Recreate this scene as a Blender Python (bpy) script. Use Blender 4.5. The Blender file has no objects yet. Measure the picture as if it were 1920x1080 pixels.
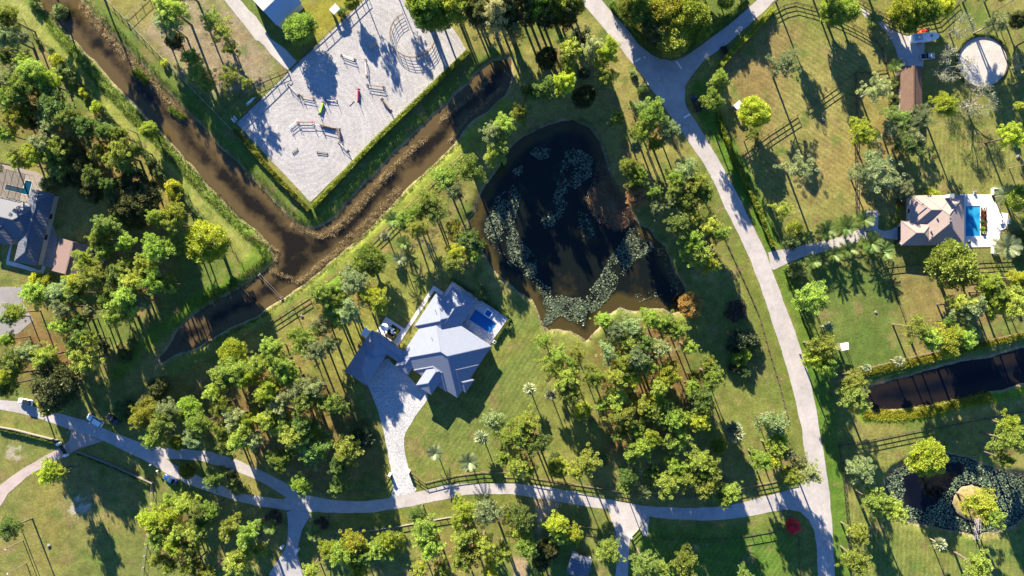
import bpy, bmesh, math, random
import numpy as np
from mathutils import Vector, Matrix
from mathutils.geometry import tessellate_polygon

random.seed(7)
rng = np.random.default_rng(7)
SC = bpy.context.scene
COL = SC.collection

# ---------------------------------------------------------------- camera
S = 0.17            # metres per photo pixel on the ground
H = 217.0           # height of the drone
HF = 1920 * S / 2
cam_d = bpy.data.cameras.new('camera')
cam = bpy.data.objects.new('camera', cam_d)
COL.objects.link(cam)
cam.location = (0, 0, H)
cam.rotation_euler = (0, 0, 0)
cam_d.sensor_width = 36
cam_d.lens = 18.0 * H / HF
cam_d.clip_start = 1
cam_d.clip_end = 9000
SC.camera = cam

# ---------------------------------------------------------------- light
SUN_EL = math.radians(18.5)
SUN_AZ = math.atan2(-0.36, 0.93)          # towards the sun, from +Y
world = bpy.data.worlds.new('World')
SC.world = world
world.use_nodes = True
wn = world.node_tree.nodes
wl = world.node_tree.links
sky = wn.new('ShaderNodeTexSky')
sky.sky_type = 'NISHITA'
sky.sun_disc = False
sky.sun_elevation = SUN_EL
sky.sun_rotation = SUN_AZ
sky.air_density = 0.7
sky.dust_density = 0.0
sky.ozone_density = 8.0
wl.new(sky.outputs[0], wn['Background'].inputs[0])
wn['Background'].inputs[1].default_value = 0.08
sun_d = bpy.data.lights.new('sun', 'SUN')
sun_d.energy = 5.0
sun_d.angle = math.radians(0.5)
sun_d.color = (1.0, 0.885, 0.70)
sun = bpy.data.objects.new('sun', sun_d)
COL.objects.link(sun)
sun_to = Vector((math.sin(SUN_AZ) * math.cos(SUN_EL), math.cos(SUN_AZ) * math.cos(SUN_EL), math.sin(SUN_EL)))
sun.rotation_euler = (-sun_to).to_track_quat('-Z', 'Y').to_euler()
sun.location = sun_to * 300
SC.view_settings.view_transform = 'Standard'
SC.view_settings.look = 'None'
SC.view_settings.exposure = 2.12
SC.view_settings.gamma = 1.0
SC.view_settings.use_curve_mapping = False
SC.cycles.max_bounces = 6
SC.cycles.transparent_max_bounces = 8

# ---------------------------------------------------------------- helpers
def P(x, y, z=0.0):
    k = S * (1 - z / H)
    return Vector(((x - 960) * k, (540 - y) * k, z))

def P2(x, y, z=0.0):
    v = P(x, y, z)
    return (v.x, v.y)

def tiles(ox, oy, pts):
    return [(ox + a / 4.0, oy + b / 4.0) for a, b in pts]

class MB:
    def __init__(self):
        self.v = []; self.f = []; self.uv = []; self.has_uv = False; self.tint = []
    def face(self, pts, uv=None):
        n = len(self.v)
        self.v.extend([tuple(p) for p in pts])
        self.f.append(tuple(range(n, n + len(pts))))
        self.uv.append(uv)
        if uv: self.has_uv = True
    def box(self, c, s, rz=0.0, top=1.0):
        cx, cy, cz = c; sx, sy, sz = s[0] / 2, s[1] / 2, s[2] / 2
        ca, sa = math.cos(rz), math.sin(rz)
        def t(x, y, z):
            return (cx + x * ca - y * sa, cy + x * sa + y * ca, cz + z)
        b = [t(-sx, -sy, -sz), t(sx, -sy, -sz), t(sx, sy, -sz), t(-sx, sy, -sz)]
        u = [t(-sx * top, -sy * top, sz), t(sx * top, -sy * top, sz), t(sx * top, sy * top, sz), t(-sx * top, sy * top, sz)]
        n = len(self.v)
        self.v += b + u
        for q in ((3, 2, 1, 0), (4, 5, 6, 7), (0, 1, 5, 4), (1, 2, 6, 5), (2, 3, 7, 6), (3, 0, 4, 7)):
            self.f.append(tuple(n + i for i in q)); self.uv.append(None)
        return self
    def bar(self, p0, p1, w, h):
        """box beam from p0 to p1, w wide, h high"""
        p0 = Vector(p0); p1 = Vector(p1)
        d = (p1 - p0)
        if d.length < 1e-6: return self
        d.normalize()
        up = Vector((0, 0, 1)) if abs(d.z) < 0.95 else Vector((1, 0, 0))
        s = d.cross(up).normalized(); u = s.cross(d).normalized()
        n = len(self.v)
        for p in (p0, p1):
            for a, b in ((-1, -1), (1, -1), (1, 1), (-1, 1)):
                self.v.append(tuple(p + s * (a * w / 2) + u * (b * h / 2)))
        for q in ((0, 1, 2, 3), (7, 6, 5, 4), (0, 4, 5, 1), (1, 5, 6, 2), (2, 6, 7, 3), (3, 7, 4, 0)):
            self.f.append(tuple(n + i for i in q)); self.uv.append(None)
        return self
    def cyl(self, p0, p1, r0, r1=None, n=8, cap=True):
        if r1 is None: r1 = r0
        p0 = Vector(p0); p1 = Vector(p1)
        d = (p1 - p0).normalized()
        up = Vector((0, 0, 1)) if abs(d.z) < 0.9 else Vector((1, 0, 0))
        s = d.cross(up).normalized(); u = s.cross(d).normalized()
        k = len(self.v)
        for p, r in ((p0, r0), (p1, r1)):
            for i in range(n):
                a = 2 * math.pi * i / n
                self.v.append(tuple(p + s * (math.cos(a) * r) + u * (math.sin(a) * r)))
        for i in range(n):
            j = (i + 1) % n
            self.f.append((k + i, k + j, k + n + j, k + n + i)); self.uv.append(None)
        if cap:
            self.f.append(tuple(k + n + i for i in range(n))); self.uv.append(None)
            self.f.append(tuple(k + n - 1 - i for i in range(n))); self.uv.append(None)
        return self
    def prism(self, poly, z0, z1, holes=()):
        """poly and holes: lists of (x, y) in world metres; top at z1, sides down to z0"""
        loops = [[Vector((x, y, 0)) for x, y in poly]] + [[Vector((x, y, 0)) for x, y in h] for h in holes]
        flat = [p for l in loops for p in l]
        tri = tessellate_polygon(loops)
        k = len(self.v)
        self.v += [(p.x, p.y, z1) for p in flat]
        for t in tri:
            a, b, c = [flat[i] for i in t]
            if (b - a).cross(c - a).z < 0: t = (t[0], t[2], t[1])
            self.f.append(tuple(k + i for i in t)); self.uv.append(None)
        if z0 is not None and z0 < z1:
            for l in loops:
                m = len(l)
                for i in range(m):
                    a, b = l[i], l[(i + 1) % m]
                    self.face([(a.x, a.y, z0), (b.x, b.y, z0), (b.x, b.y, z1), (a.x, a.y, z1)])
        return self
    def mesh(self, name, smooth=False):
        me = bpy.data.meshes.new(name)
        me.from_pydata(self.v, [], self.f)
        if self.has_uv:
            l = me.uv_layers.new(name='UVMap')
            i = 0
            for f, u in zip(self.f, self.uv):
                for j in range(len(f)):
                    if u: l.data[i].uv = u[j]
                    i += 1
        if smooth:
            me.polygons.foreach_set('use_smooth', [True] * len(me.polygons))
        me.update()
        return me

def obj(name, mesh, mat=None, parent=None, loc=None, label=None, cat=None, group=None, kind=None, rz=0.0):
    o = bpy.data.objects.new(name, mesh)
    COL.objects.link(o)
    if mat is not None and mesh is not None:
        if len(mesh.materials) == 0:
            mesh.materials.append(mat)
        elif mesh.materials[0] != mat:
            o.material_slots[0].link = 'OBJECT'
            o.material_slots[0].material = mat
    if loc is not None: o.location = loc
    if rz: o.rotation_euler = (0, 0, rz)
    if parent is not None:
        o.parent = parent
    if label: o['label'] = label
    if cat: o['category'] = cat
    if group: o['group'] = group
    if kind: o['kind'] = kind
    return o

def thing(name, label, cat, loc=(0, 0, 0), rz=0.0, group=None, kind=None):
    e = bpy.data.objects.new(name, None)
    e.empty_display_size = 0.5
    COL.objects.link(e)
    e.location = loc
    e.rotation_euler = (0, 0, rz)
    e['label'] = label; e['category'] = cat
    if group: e['group'] = group
    if kind: e['kind'] = kind
    return e

def wpart(name, mesh, mat, root, label=None, loc=(0, 0, 0)):
    """part whose mesh is in world coordinates, under an unrotated Empty"""
    o = obj(name, mesh, mat, root, loc=Vector(loc) - root.location)
    if label: o['label'] = label
    return o

def sub(name, mesh, mat, part):
    return obj(name, mesh, mat, part)

# ---------------------------------------------------------------- materials
def rgb(c):
    return (c[0], c[1], c[2], 1.0)

def mat(name, col, rough=0.8, var=0.15, scale=2.0, bump=0.0, col2=None, spec=0.3, metal=0.0, detail=4.0):
    m = bpy.data.materials.new(name)
    m.use_nodes = True
    nt = m.node_tree; n = nt.nodes; l = nt.links
    b = n['Principled BSDF']
    b.inputs['Roughness'].default_value = rough
    b.inputs['Specular IOR Level'].default_value = spec
    b.inputs['Metallic'].default_value = metal
    tc = n.new('ShaderNodeTexCoord')
    nz = n.new('ShaderNodeTexNoise')
    nz.inputs['Scale'].default_value = scale
    nz.inputs['Detail'].default_value = detail
    l.new(tc.outputs['Object'], nz.inputs['Vector'])
    cr = n.new('ShaderNodeValToRGB')
    c1 = col
    if col2 is None:
        col2 = tuple(min(1, c * (1 + var)) for c in col)
        c1 = tuple(c * (1 - var) for c in col)
    cr.color_ramp.elements[0].position = 0.3
    cr.color_ramp.elements[1].position = 0.7
    cr.color_ramp.elements[0].color = rgb(c1)
    cr.color_ramp.elements[1].color = rgb(col2)
    l.new(nz.outputs[0], cr.inputs[0])
    l.new(cr.outputs[0], b.inputs['Base Color'])
    if bump:
        bp = n.new('ShaderNodeBump')
        bp.inputs['Strength'].default_value = bump
        bp.inputs['Distance'].default_value = 0.1
        n2 = n.new('ShaderNodeTexNoise')
        n2.inputs['Scale'].default_value = scale * 3
        n2.inputs['Detail'].default_value = 5
        l.new(tc.outputs['Object'], n2.inputs['Vector'])
        l.new(n2.outputs[0], bp.inputs['Height'])
        l.new(bp.outputs[0], b.inputs['Normal'])
    return m

def leafmat(name, col, col2, trans=0.42, rnd=0.32, rough=0.6):
    """foliage: colour varies per plant (Object Info random) and per tuft (tint attribute)"""
    m = bpy.data.materials.new(name)
    m.use_nodes = True
    nt = m.node_tree; n = nt.nodes; l = nt.links
    n.remove(n['Principled BSDF'])
    out = n['Material Output']
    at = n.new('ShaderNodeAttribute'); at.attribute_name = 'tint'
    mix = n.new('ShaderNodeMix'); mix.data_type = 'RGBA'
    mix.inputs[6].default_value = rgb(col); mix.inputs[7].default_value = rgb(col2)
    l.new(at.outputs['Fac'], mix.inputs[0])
    oi = n.new('ShaderNodeObjectInfo')
    hs = n.new('ShaderNodeHueSaturation')
    mr = n.new('ShaderNodeMapRange')
    mr.inputs[3].default_value = 1 - rnd; mr.inputs[4].default_value = 1 + rnd
    l.new(oi.outputs['Random'], mr.inputs[0])
    l.new(mr.outputs[0], hs.inputs['Value'])
    mh = n.new('ShaderNodeMapRange')
    mh.inputs[3].default_value = 0.478; mh.inputs[4].default_value = 0.520
    ml = n.new('ShaderNodeMath'); ml.operation = 'MULTIPLY'; ml.inputs[1].default_value = 7.31
    mf = n.new('ShaderNodeMath'); mf.operation = 'FRACT'
    l.new(oi.outputs['Random'], ml.inputs[0]); l.new(ml.outputs[0], mf.inputs[0]); l.new(mf.outputs[0], mh.inputs[0])
    l.new(mh.outputs[0], hs.inputs['Hue'])
    l.new(mix.outputs[2], hs.inputs['Color'])
    d = n.new('ShaderNodeBsdfDiffuse'); t = n.new('ShaderNodeBsdfTranslucent')
    g = n.new('ShaderNodeBsdfGlossy'); g.inputs['Roughness'].default_value = 0.5
    g.inputs['Color'].default_value = (0.5, 0.5, 0.5, 1)
    ms = n.new('ShaderNodeMixShader'); ms.inputs[0].default_value = trans
    l.new(hs.outputs[0], d.inputs['Color']); l.new(hs.outputs[0], t.inputs['Color'])
    l.new(d.outputs[0], ms.inputs[1]); l.new(t.outputs[0], ms.inputs[2])
    ms2 = n.new('ShaderNodeMixShader'); ms2.inputs[0].default_value = 0.05
    l.new(ms.outputs[0], ms2.inputs[1]); l.new(g.outputs[0], ms2.inputs[2])
    l.new(ms2.outputs[0], out.inputs['Surface'])
    return m

def roofmat(name, col, style, var=0.08):
    m = bpy.data.materials.new(name)
    m.use_nodes = True
    nt = m.node_tree; n = nt.nodes; l = nt.links
    b = n['Principled BSDF']
    b.inputs['Roughness'].default_value = 0.55 if style == 'seam' else 0.8
    b.inputs['Specular IOR Level'].default_value = 0.3
    uv = n.new('ShaderNodeUVMap')
    nz = n.new('ShaderNodeTexNoise'); nz.inputs['Scale'].default_value = 0.5; nz.inputs['Detail'].default_value = 6
    l.new(uv.outputs[0], nz.inputs['Vector'])
    bp = n.new('ShaderNodeBump'); bp.inputs['Strength'].default_value = 0.6; bp.inputs['Distance'].default_value = 0.05
    mix = n.new('ShaderNodeMix'); mix.data_type = 'RGBA'
    mix.inputs[6].default_value = rgb(tuple(c * (1 - 2.2 * var) for c in col))
    mix.inputs[7].default_value = rgb(tuple(min(1, c * (1 + 1.2 * var)) for c in col))
    if style == 'tile':
        br = n.new('ShaderNodeTexBrick')
        br.inputs['Scale'].default_value = 1.0
        br.inputs['Mortar Size'].default_value = 0.018
        br.inputs['Brick Width'].default_value = 0.34
        br.inputs['Row Height'].default_value = 0.38
        br.inputs['Color1'].default_value = (0.55, 0.55, 0.55, 1); br.inputs['Color2'].default_value = (1, 1, 1, 1)
        br.inputs['Mortar'].default_value = (0.2, 0.2, 0.2, 1)
        l.new(uv.outputs[0], br.inputs['Vector'])
        ad = n.new('ShaderNodeMix'); ad.data_type = 'FLOAT'; ad.inputs[0].default_value = 0.5
        l.new(nz.outputs[0], ad.inputs[2]); l.new(br.outputs[0], ad.inputs[3])
        l.new(ad.outputs[0], mix.inputs[0])
        l.new(br.outputs['Fac'], bp.inputs['Height']); bp.invert = True
    else:
        w = n.new('ShaderNodeTexWave'); w.wave_type = 'BANDS'; w.bands_direction = 'X'
        w.inputs['Scale'].default_value = 0.32 if style == 'seam' else 0.8
        l.new(uv.outputs[0], w.inputs['Vector'])
        pw = n.new('ShaderNodeMath'); pw.operation = 'POWER'; pw.inputs[1].default_value = 6.0
        l.new(w.outputs[1], pw.inputs[0])
        ad = n.new('ShaderNodeMix'); ad.data_type = 'FLOAT'; ad.inputs[0].default_value = 0.45
        l.new(nz.outputs[0], ad.inputs[2]); l.new(pw.outputs[0], ad.inputs[3])
        l.new(ad.outputs[0], mix.inputs[0])
        l.new(pw.outputs[0], bp.inputs['Height'])
    l.new(mix.outputs[2], b.inputs['Base Color'])
    l.new(bp.outputs[0], b.inputs['Normal'])
    return m

M = {}
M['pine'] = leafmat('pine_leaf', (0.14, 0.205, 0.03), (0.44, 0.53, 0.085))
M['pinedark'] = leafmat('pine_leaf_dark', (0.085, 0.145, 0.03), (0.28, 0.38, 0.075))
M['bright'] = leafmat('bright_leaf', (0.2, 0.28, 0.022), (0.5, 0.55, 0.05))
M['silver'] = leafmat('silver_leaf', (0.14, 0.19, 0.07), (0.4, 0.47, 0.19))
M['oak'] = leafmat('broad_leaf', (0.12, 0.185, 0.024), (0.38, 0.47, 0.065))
M['oakdark'] = leafmat('broad_leaf_dark', (0.045, 0.068, 0.022), (0.19, 0.21, 0.065))
M['conifer'] = leafmat('plume_leaf', (0.17, 0.19, 0.07), (0.42, 0.42, 0.17))
M['shrub'] = leafmat('shrub_leaf', (0.06, 0.11, 0.028), (0.21, 0.29, 0.085))
M['shrubdark'] = leafmat('shrub_leaf_dark', (0.03, 0.055, 0.025), (0.09, 0.13, 0.06))
M['palm'] = leafmat('palm_leaf', (0.05, 0.1, 0.02), (0.18, 0.26, 0.05), trans=0.2)
M['palmpale'] = leafmat('pale_palm_leaf', (0.08, 0.12, 0.05), (0.26, 0.31, 0.15), trans=0.2)
M['fan'] = leafmat('fan_palm_leaf', (0.15, 0.19, 0.09), (0.46, 0.50, 0.29), trans=0.2)
M['orange'] = leafmat('orange_leaf', (0.38, 0.19, 0.05), (0.55, 0.33, 0.11))
M['tan'] = leafmat('tan_leaf', (0.26, 0.16, 0.06), (0.42, 0.28, 0.10))
M['red'] = leafmat('red_leaf', (0.5, 0.02, 0.03), (0.75, 0.06, 0.09))
M['purple'] = leafmat('purple_leaf', (0.10, 0.05, 0.05), (0.16, 0.09, 0.07))
M['croton'] = leafmat('croton_leaf', (0.10, 0.04, 0.02), (0.38, 0.16, 0.05))
M['greytwig'] = leafmat('grey_twig', (0.13, 0.15, 0.085), (0.3, 0.33, 0.21), trans=0.1)
M['hedge'] = leafmat('hedge_leaf', (0.15, 0.19, 0.012), (0.48, 0.5, 0.04))
M['hedgegreen'] = leafmat('hedge_leaf_green', (0.06, 0.11, 0.015), (0.2, 0.3, 0.035))
M['weed'] = leafmat('weed_leaf', (0.07, 0.13, 0.015), (0.2, 0.3, 0.035))
M['reed'] = leafmat('dry_reed', (0.24, 0.17, 0.09), (0.6, 0.47, 0.27))
M['reedgrey'] = leafmat('grey_reed', (0.10, 0.08, 0.06), (0.22, 0.17, 0.12))
M['lily'] = leafmat('lily_pad', (0.05, 0.075, 0.04), (0.24, 0.29, 0.16), trans=0.05)
M['bark'] = mat('bark', (0.13, 0.095, 0.07), 0.9, 0.35, 6, bump=0.5)
M['barkgrey'] = mat('grey_bark', (0.32, 0.28, 0.23), 0.9, 0.3, 6, bump=0.4)
M['palmbark'] = mat('palm_bark', (0.26, 0.21, 0.16), 0.9, 0.3, 5, bump=0.5)
M['rail'] = mat('fence_wood_dark', (0.055, 0.042, 0.035), 0.7, 0.5, 3)
M['railbrown'] = mat('fence_wood_brown', (0.16, 0.11, 0.08), 0.8, 0.4, 3)
M['railpale'] = mat('fence_wood_pale', (0.36, 0.31, 0.26), 0.8, 0.3, 3)
M['white'] = mat('white_paint', (0.78, 0.77, 0.74), 0.5, 0.05, 3)
M['wall'] = mat('house_stucco', (0.62, 0.59, 0.54), 0.85, 0.08, 2)
M['wallgrey'] = mat('grey_stucco', (0.42, 0.42, 0.42), 0.85, 0.08, 2)
M['pipe'] = mat('weathered_pipe', (0.14, 0.12, 0.10), 0.7, 0.2, 3)
M['glass'] = mat('window_glass', (0.02, 0.028, 0.035), 0.08, 0.1, 1, spec=0.6)
M['frame'] = mat('window_frame', (0.5, 0.5, 0.5), 0.5, 0.05, 2)
M['metal'] = mat('galvanised_metal', (0.45, 0.46, 0.47), 0.4, 0.15, 3, metal=0.6)
M['black'] = mat('black_rubber', (0.02, 0.02, 0.02), 0.7, 0.3, 5)
M['wood'] = mat('weathered_wood', (0.30, 0.25, 0.20), 0.8, 0.3, 4)
M['pole'] = mat('pole_wood', (0.20, 0.15, 0.11), 0.85, 0.3, 4)
M['stone'] = mat('pale_stone', (0.20, 0.175, 0.155), 0.8, 0.15, 3)
M['concrete'] = mat('concrete', (0.50, 0.47, 0.44), 0.85, 0.10, 0.8, bump=0.1)
M['deckwhite'] = mat('white_pool_deck', (0.62, 0.59, 0.56), 0.7, 0.06, 1.5)
# ---------------------------------------------------------------- outlines read from the photograph (photo pixels)
CANAL = [(70, -12), (82, 15), (110, 42), (140, 75), (175, 112), (215, 155), (250, 190), (275, 220), (300, 245), (325, 272), (355, 302), (385, 335),
         (415, 370), (450, 405), (480, 431), (502, 452), (515, 478), (511, 495), (492, 512), (445, 545), (410, 562), (362, 592), (332, 617),
         (317, 647), (296, 678), (306, 676), (325, 665), (362, 652), (400, 632), (437, 607), (479, 590), (555, 539), (605, 502), (635, 475), (675, 442),
         (712, 405), (755, 355), (805, 312), (850, 268), (880, 225), (917, 200), (945, 175), (958, 140), (957, 113), (925, 115), (905, 130),
         (885, 155), (855, 180), (825, 207), (792, 237), (765, 267), (730, 302), (700, 332), (670, 362), (655, 380), (630, 410), (605, 425),
         (580, 430), (555, 420), (530, 397), (500, 367), (480, 347), (440, 306), (400, 268), (370, 232), (342, 205), (307, 170), (275, 135),
         (245, 105), (220, 80), (195, 50), (170, 27), (150, 5), (138, -12)]
POND = [(1040, 232), (1075, 225), (1105, 238), (1120, 262), (1132, 290), (1140, 320), (1152, 350), (1172, 374), (1185, 400), (1200, 425), (1217, 432),
        (1232, 446), (1247, 462), (1257, 490), (1268, 515), (1283, 540), (1290, 568), (1280, 585), (1262, 590), (1245, 581), (1220, 577), (1190, 582),
        (1178, 581), (1162, 573), (1142, 588), (1128, 605), (1112, 625), (1100, 641), (1085, 630), (1070, 619), (1052, 617), (1030, 622), (1018, 610),
        (1010, 590), (997, 562), (975, 545), (945, 525), (925, 505), (910, 480), (895, 455), (885, 430), (880, 412), (893, 400), (892, 385),
        (900, 365), (918, 337), (935, 310), (955, 280), (985, 255), (1010, 240)]
RPOND = [(1665, 897), (1680, 882), (1705, 870), (1735, 855), (1770, 852), (1810, 860), (1852, 875), (1890, 887), (1935, 897), (1935, 962), (1902, 987),
         (1877, 997), (1830, 1000), (1790, 995), (1752, 985), (1710, 982), (1690, 970), (1688, 950), (1672, 930), (1663, 912)]
RCANAL = [(1623, 745), (1625, 732), (1665, 720), (1715, 705), (1790, 687), (1865, 670), (1945, 650), (1945, 712), (1920, 717), (1852, 735), (1790, 747),
          (1740, 759), (1680, 767), (1638, 768)]
ISLET = [(1792, 945), (1797, 930), (1808, 918), (1825, 914), (1845, 920), (1862, 935), (1870, 955), (1862, 972), (1840, 980), (1815, 972), (1799, 962)]
SPIT = [(1122, 345), (1140, 330), (1160, 355), (1182, 385), (1190, 410), (1178, 420), (1160, 432), (1140, 420), (1118, 400), (1103, 380), (1106, 362)]
LOWPOLY = {'canal': CANAL, 'pond': POND, 'right_pond': RPOND, 'right_canal': RCANAL}

def arr(poly):
    return np.array([P2(x, y) for x, y in poly])

def sdist(X, Y, poly):
    """signed distance (negative inside) of grid points to a polygon in metres"""
    X = np.asarray(X, float); Y = np.asarray(Y, float)
    d = np.full(X.shape, 1e9); ins = np.zeros(X.shape, bool)
    n = len(poly)
    for i in range(n):
        x0, y0 = poly[i]; x1, y1 = poly[(i + 1) % n]
        dx, dy = x1 - x0, y1 - y0
        t = np.clip(((X - x0) * dx + (Y - y0) * dy) / (dx * dx + dy * dy + 1e-9), 0, 1)
        d = np.minimum(d, np.hypot(X - x0 - t * dx, Y - y0 - t * dy))
        c = ((y0 > Y) != (y1 > Y))
        if abs(dy) > 1e-9:
            ins ^= c & (X < (Y - y0) * dx / dy + x0)
    return np.where(ins, -d, d)

def pdist(X, Y, line):
    d = np.full(np.shape(X), 1e9)
    for (x0, y0), (x1, y1) in zip(line[:-1], line[1:]):
        dx, dy = x1 - x0, y1 - y0
        t = np.clip(((X - x0) * dx + (Y - y0) * dy) / (dx * dx + dy * dy + 1e-9), 0, 1)
        d = np.minimum(d, np.hypot(X - x0 - t * dx, Y - y0 - t * dy))
    return d

def vnoise(X, Y, scale, seed):
    r = np.random.default_rng(seed)
    T = r.random((64, 64))
    u = X / scale + 1000.5; v = Y / scale + 1000.5
    i = np.floor(u).astype(int); j = np.floor(v).astype(int)
    fu = u - i; fv = v - j
    fu = fu * fu * (3 - 2 * fu); fv = fv * fv * (3 - 2 * fv)
    g = lambda a, b: T[a % 64, b % 64]
    return (g(i, j) * (1 - fu) + g(i + 1, j) * fu) * (1 - fv) + (g(i, j + 1) * (1 - fu) + g(i + 1, j + 1) * fu) * fv

def fbm(X, Y, scale, seed, oct=4):
    s = 0; a = 0.5; t = 0
    for k in range(oct):
        s = s + a * vnoise(X, Y, scale / 2 ** k, seed + k); t += a; a *= 0.5
    return s / t

def sstep(a, b, x):
    t = np.clip((x - a) / (b - a), 0, 1)
    return t * t * (3 - 2 * t)

WATERS = [arr(CANAL), arr(POND), arr(RPOND), arr(RCANAL)]
A_ISLET = arr(ISLET); A_SPIT = arr(SPIT)
WL = -0.75      # water level

def ground_z(X, Y):
    X = np.asarray(X, float); Y = np.asarray(Y, float)
    wob = (fbm(X, Y, 5.0, 31) - 0.5) * 1.6
    z = np.zeros(X.shape)
    for k, w in enumerate(WATERS):
        d = sdist(X, Y, w) + wob
        bank = (2.6, 1.8, 2.2, 3.0)[k]
        t = np.clip((d + 1.2) / (bank + 1.2), 0, 1)
        zz = -1.5 + 1.5 * (t ** 0.75)
        zz = np.where(d < -1.2, -1.5, zz)
        z = np.minimum(z, zz)
    d = sdist(X, Y, A_ISLET) + wob * 0.4
    z = np.maximum(z, np.where(d < 1.5, -0.25 - 0.55 * sstep(-2.0, 1.5, d) - 0.7 * sstep(0.5, 1.5, d), -9))
    d = sdist(X, Y, A_SPIT) + wob
    z = np.maximum(z, np.where(d < 2, -0.45 - 0.9 * sstep(-2.5, 2, d), -9))
    return z

def gz(x, y):
    return float(ground_z(np.array([x]), np.array([y]))[0])

# ---------------------------------------------------------------- ground
def axis(h, step):
    a = list(np.arange(-h, h + step / 2, step))
    out = []; x = h; s = step
    while x < 3500:
        s *= 1.35; x += s; out.append(x)
    return np.array([-q for q in reversed(out)] + a + out)

TREEPX = []      # filled by the tree table before the ground is coloured
def build_ground():
    xs = axis(168, 0.62); ys = axis(97, 0.62)
    X, Y = np.meshgrid(xs, ys)
    Z = ground_z(X, Y)
    nx, ny = len(xs), len(ys)
    V = np.stack([X, Y, Z], -1).reshape(-1, 3)
    idx = np.arange(nx * ny).reshape(ny, nx)
    F = np.stack([idx[:-1, :-1], idx[:-1, 1:], idx[1:, 1:], idx[1:, :-1]], -1).reshape(-1, 4)
    me = bpy.data.meshes.new('ground')
    me.vertices.add(len(V)); me.vertices.foreach_set('co', V.ravel())
    me.loops.add(F.size); me.loops.foreach_set('vertex_index', F.ravel())
    me.polygons.add(len(F)); me.polygons.foreach_set('loop_start', np.arange(0, F.size, 4)); me.polygons.foreach_set('loop_total', np.full(len(F), 4))
    me.update(calc_edges=True)
    me.polygons.foreach_set('use_smooth', np.ones(len(F), bool))
    # soil and turf colours
    n1 = fbm(X, Y, 26, 1); n2 = fbm(X, Y, 7, 5); n3 = fbm(X, Y, 2.2, 9)
    C = np.zeros(X.shape + (3,))
    def put(col, m):
        m = np.clip(m, 0, 1)[..., None]
        C[:] = C * (1 - m) + np.array(col) * m
    dry = (0.235, 0.20, 0.070); olive = (0.150, 0.165, 0.045); green = (0.075, 0.125, 0.028); lush = (0.07, 0.15, 0.018)
    straw = (0.17, 0.088, 0.043); soil = (0.26, 0.20, 0.155); sand = (0.55, 0.49, 0.42)
    put(olive, np.ones(X.shape))
    put(dry, sstep(0.42, 0.62, n1) * 0.75)
    put(green, sstep(0.50, 0.68, fbm(X, Y, 18, 71)) * 0.65)
    def zone(poly, col, k=1.0, soft=4.0, wob=5.0):
        d = sdist(X, Y, arr(poly)) + (n2 - 0.5) * wob
        put(col, k * (1 - sstep(-soft, soft, d)))
    def strip(line, w, col, k=1.0, soft=1.5, wob=2.0):
        d = pdist(X, Y, arr(line)) + (n2 - 0.5) * wob
        put(col, k * (1 - sstep(w - soft, w + soft, d)))
    # fields
    zone([(1290, 200), (1480, 20), (1660, 100), (1680, 400), (1480, 430), (1440, 400)], (0.22, 0.195, 0.068), 0.65, 8)
    zone([(1610, 140), (1690, 130), (1690, 400), (1610, 400)], (0.235, 0.185, 0.065), 0.6, 4)
    zone([(1730, 60), (1920, 40), (1920, 350), (1730, 360)], (0.20, 0.185, 0.06), 0.6, 6)
    zone([(1490, 490), (1660, 500), (1700, 690), (1560, 700)], green, 0.7, 5)
    zone([(1670, 500), (1860, 500), (1860, 640), (1720, 660)], (0.20, 0.145, 0.065), 0.6, 6)
    zone([(1590, 850), (1920, 780), (1920, 1090), (1590, 1090)], (0.155, 0.175, 0.045), 0.6, 6)
    zone([(960, 560), (1010, 620), (1080, 700), (1000, 850), (780, 870), (760, 830), (880, 700)], (0.12, 0.155, 0.042), 0.8, 6)
    zone([(600, 560), (800, 480), (830, 560), (700, 720), (640, 760)], (0.185, 0.195, 0.045), 0.7, 5)
    zone([(1060, 640), (1130, 700), (1150, 860), (1010, 870), (1000, 720)], (0.17, 0.175, 0.048), 0.6, 6)
    zone([(1330, 560), (1420, 560), (1480, 760), (1400, 880), (1340, 700)], (0.15, 0.17, 0.045), 0.7, 6)
    zone([(1190, 985), (1490, 985), (1495, 1090), (1180, 1090)], lush, 0.65, 4)
    zone([(0, 830), (300, 900), (280, 1090), (0, 1090)], (0.155, 0.15, 0.048), 0.6, 6)
    zone([(60, 880), (130, 880), (120, 1060), (60, 1080)], (0.20, 0.17, 0.05), 0.5, 6)
    zone([(570, 0), (690, -10), (570, 110), (540, 90)], (0.22, 0.20, 0.03), 0.9, 3)
    # bare ground
    zone([(1375, 130), (1440, 60), (1500, 60), (1450, 180), (1440, 250), (1390, 260)], (0.19, 0.125, 0.06), 0.7, 6, 8)
    zone([(1460, 300), (1590, 250), (1600, 330), (1500, 380)], (0.25, 0.175, 0.075), 0.45, 6, 10)
    zone([(1380, 640), (1430, 640), (1450, 700), (1400, 720)], (0.12, 0.10, 0.04), 0.6, 5, 8)
    zone([(320, 720), (450, 690), (520, 720), (400, 800)], (0.15, 0.10, 0.045), 0.6, 6, 10)
    zone([(330, 0), (440, 10), (520, 110), (470, 180), (400, 190), (330, 130), (270, 60)], soil, 0.85, 4, 14)
    zone([(0, 560), (110, 600), (170, 690), (120, 720), (0, 680)], straw, 0.75, 6, 10)
    zone([(10, 200), (110, 220), (150, 270), (60, 270)], straw, 0.6, 6, 10)
    zone([(150, 470), (260, 430), (330, 480), (230, 520)], straw, 0.6, 6, 10)
    zone([(1110, 640), (1270, 620), (1310, 760), (1250, 850), (1150, 840)], straw, 0.75, 5, 10)
    zone([(440, 760), (640, 700), (720, 860), (620, 920), (480, 860)], straw, 0.55, 6, 10)
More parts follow.
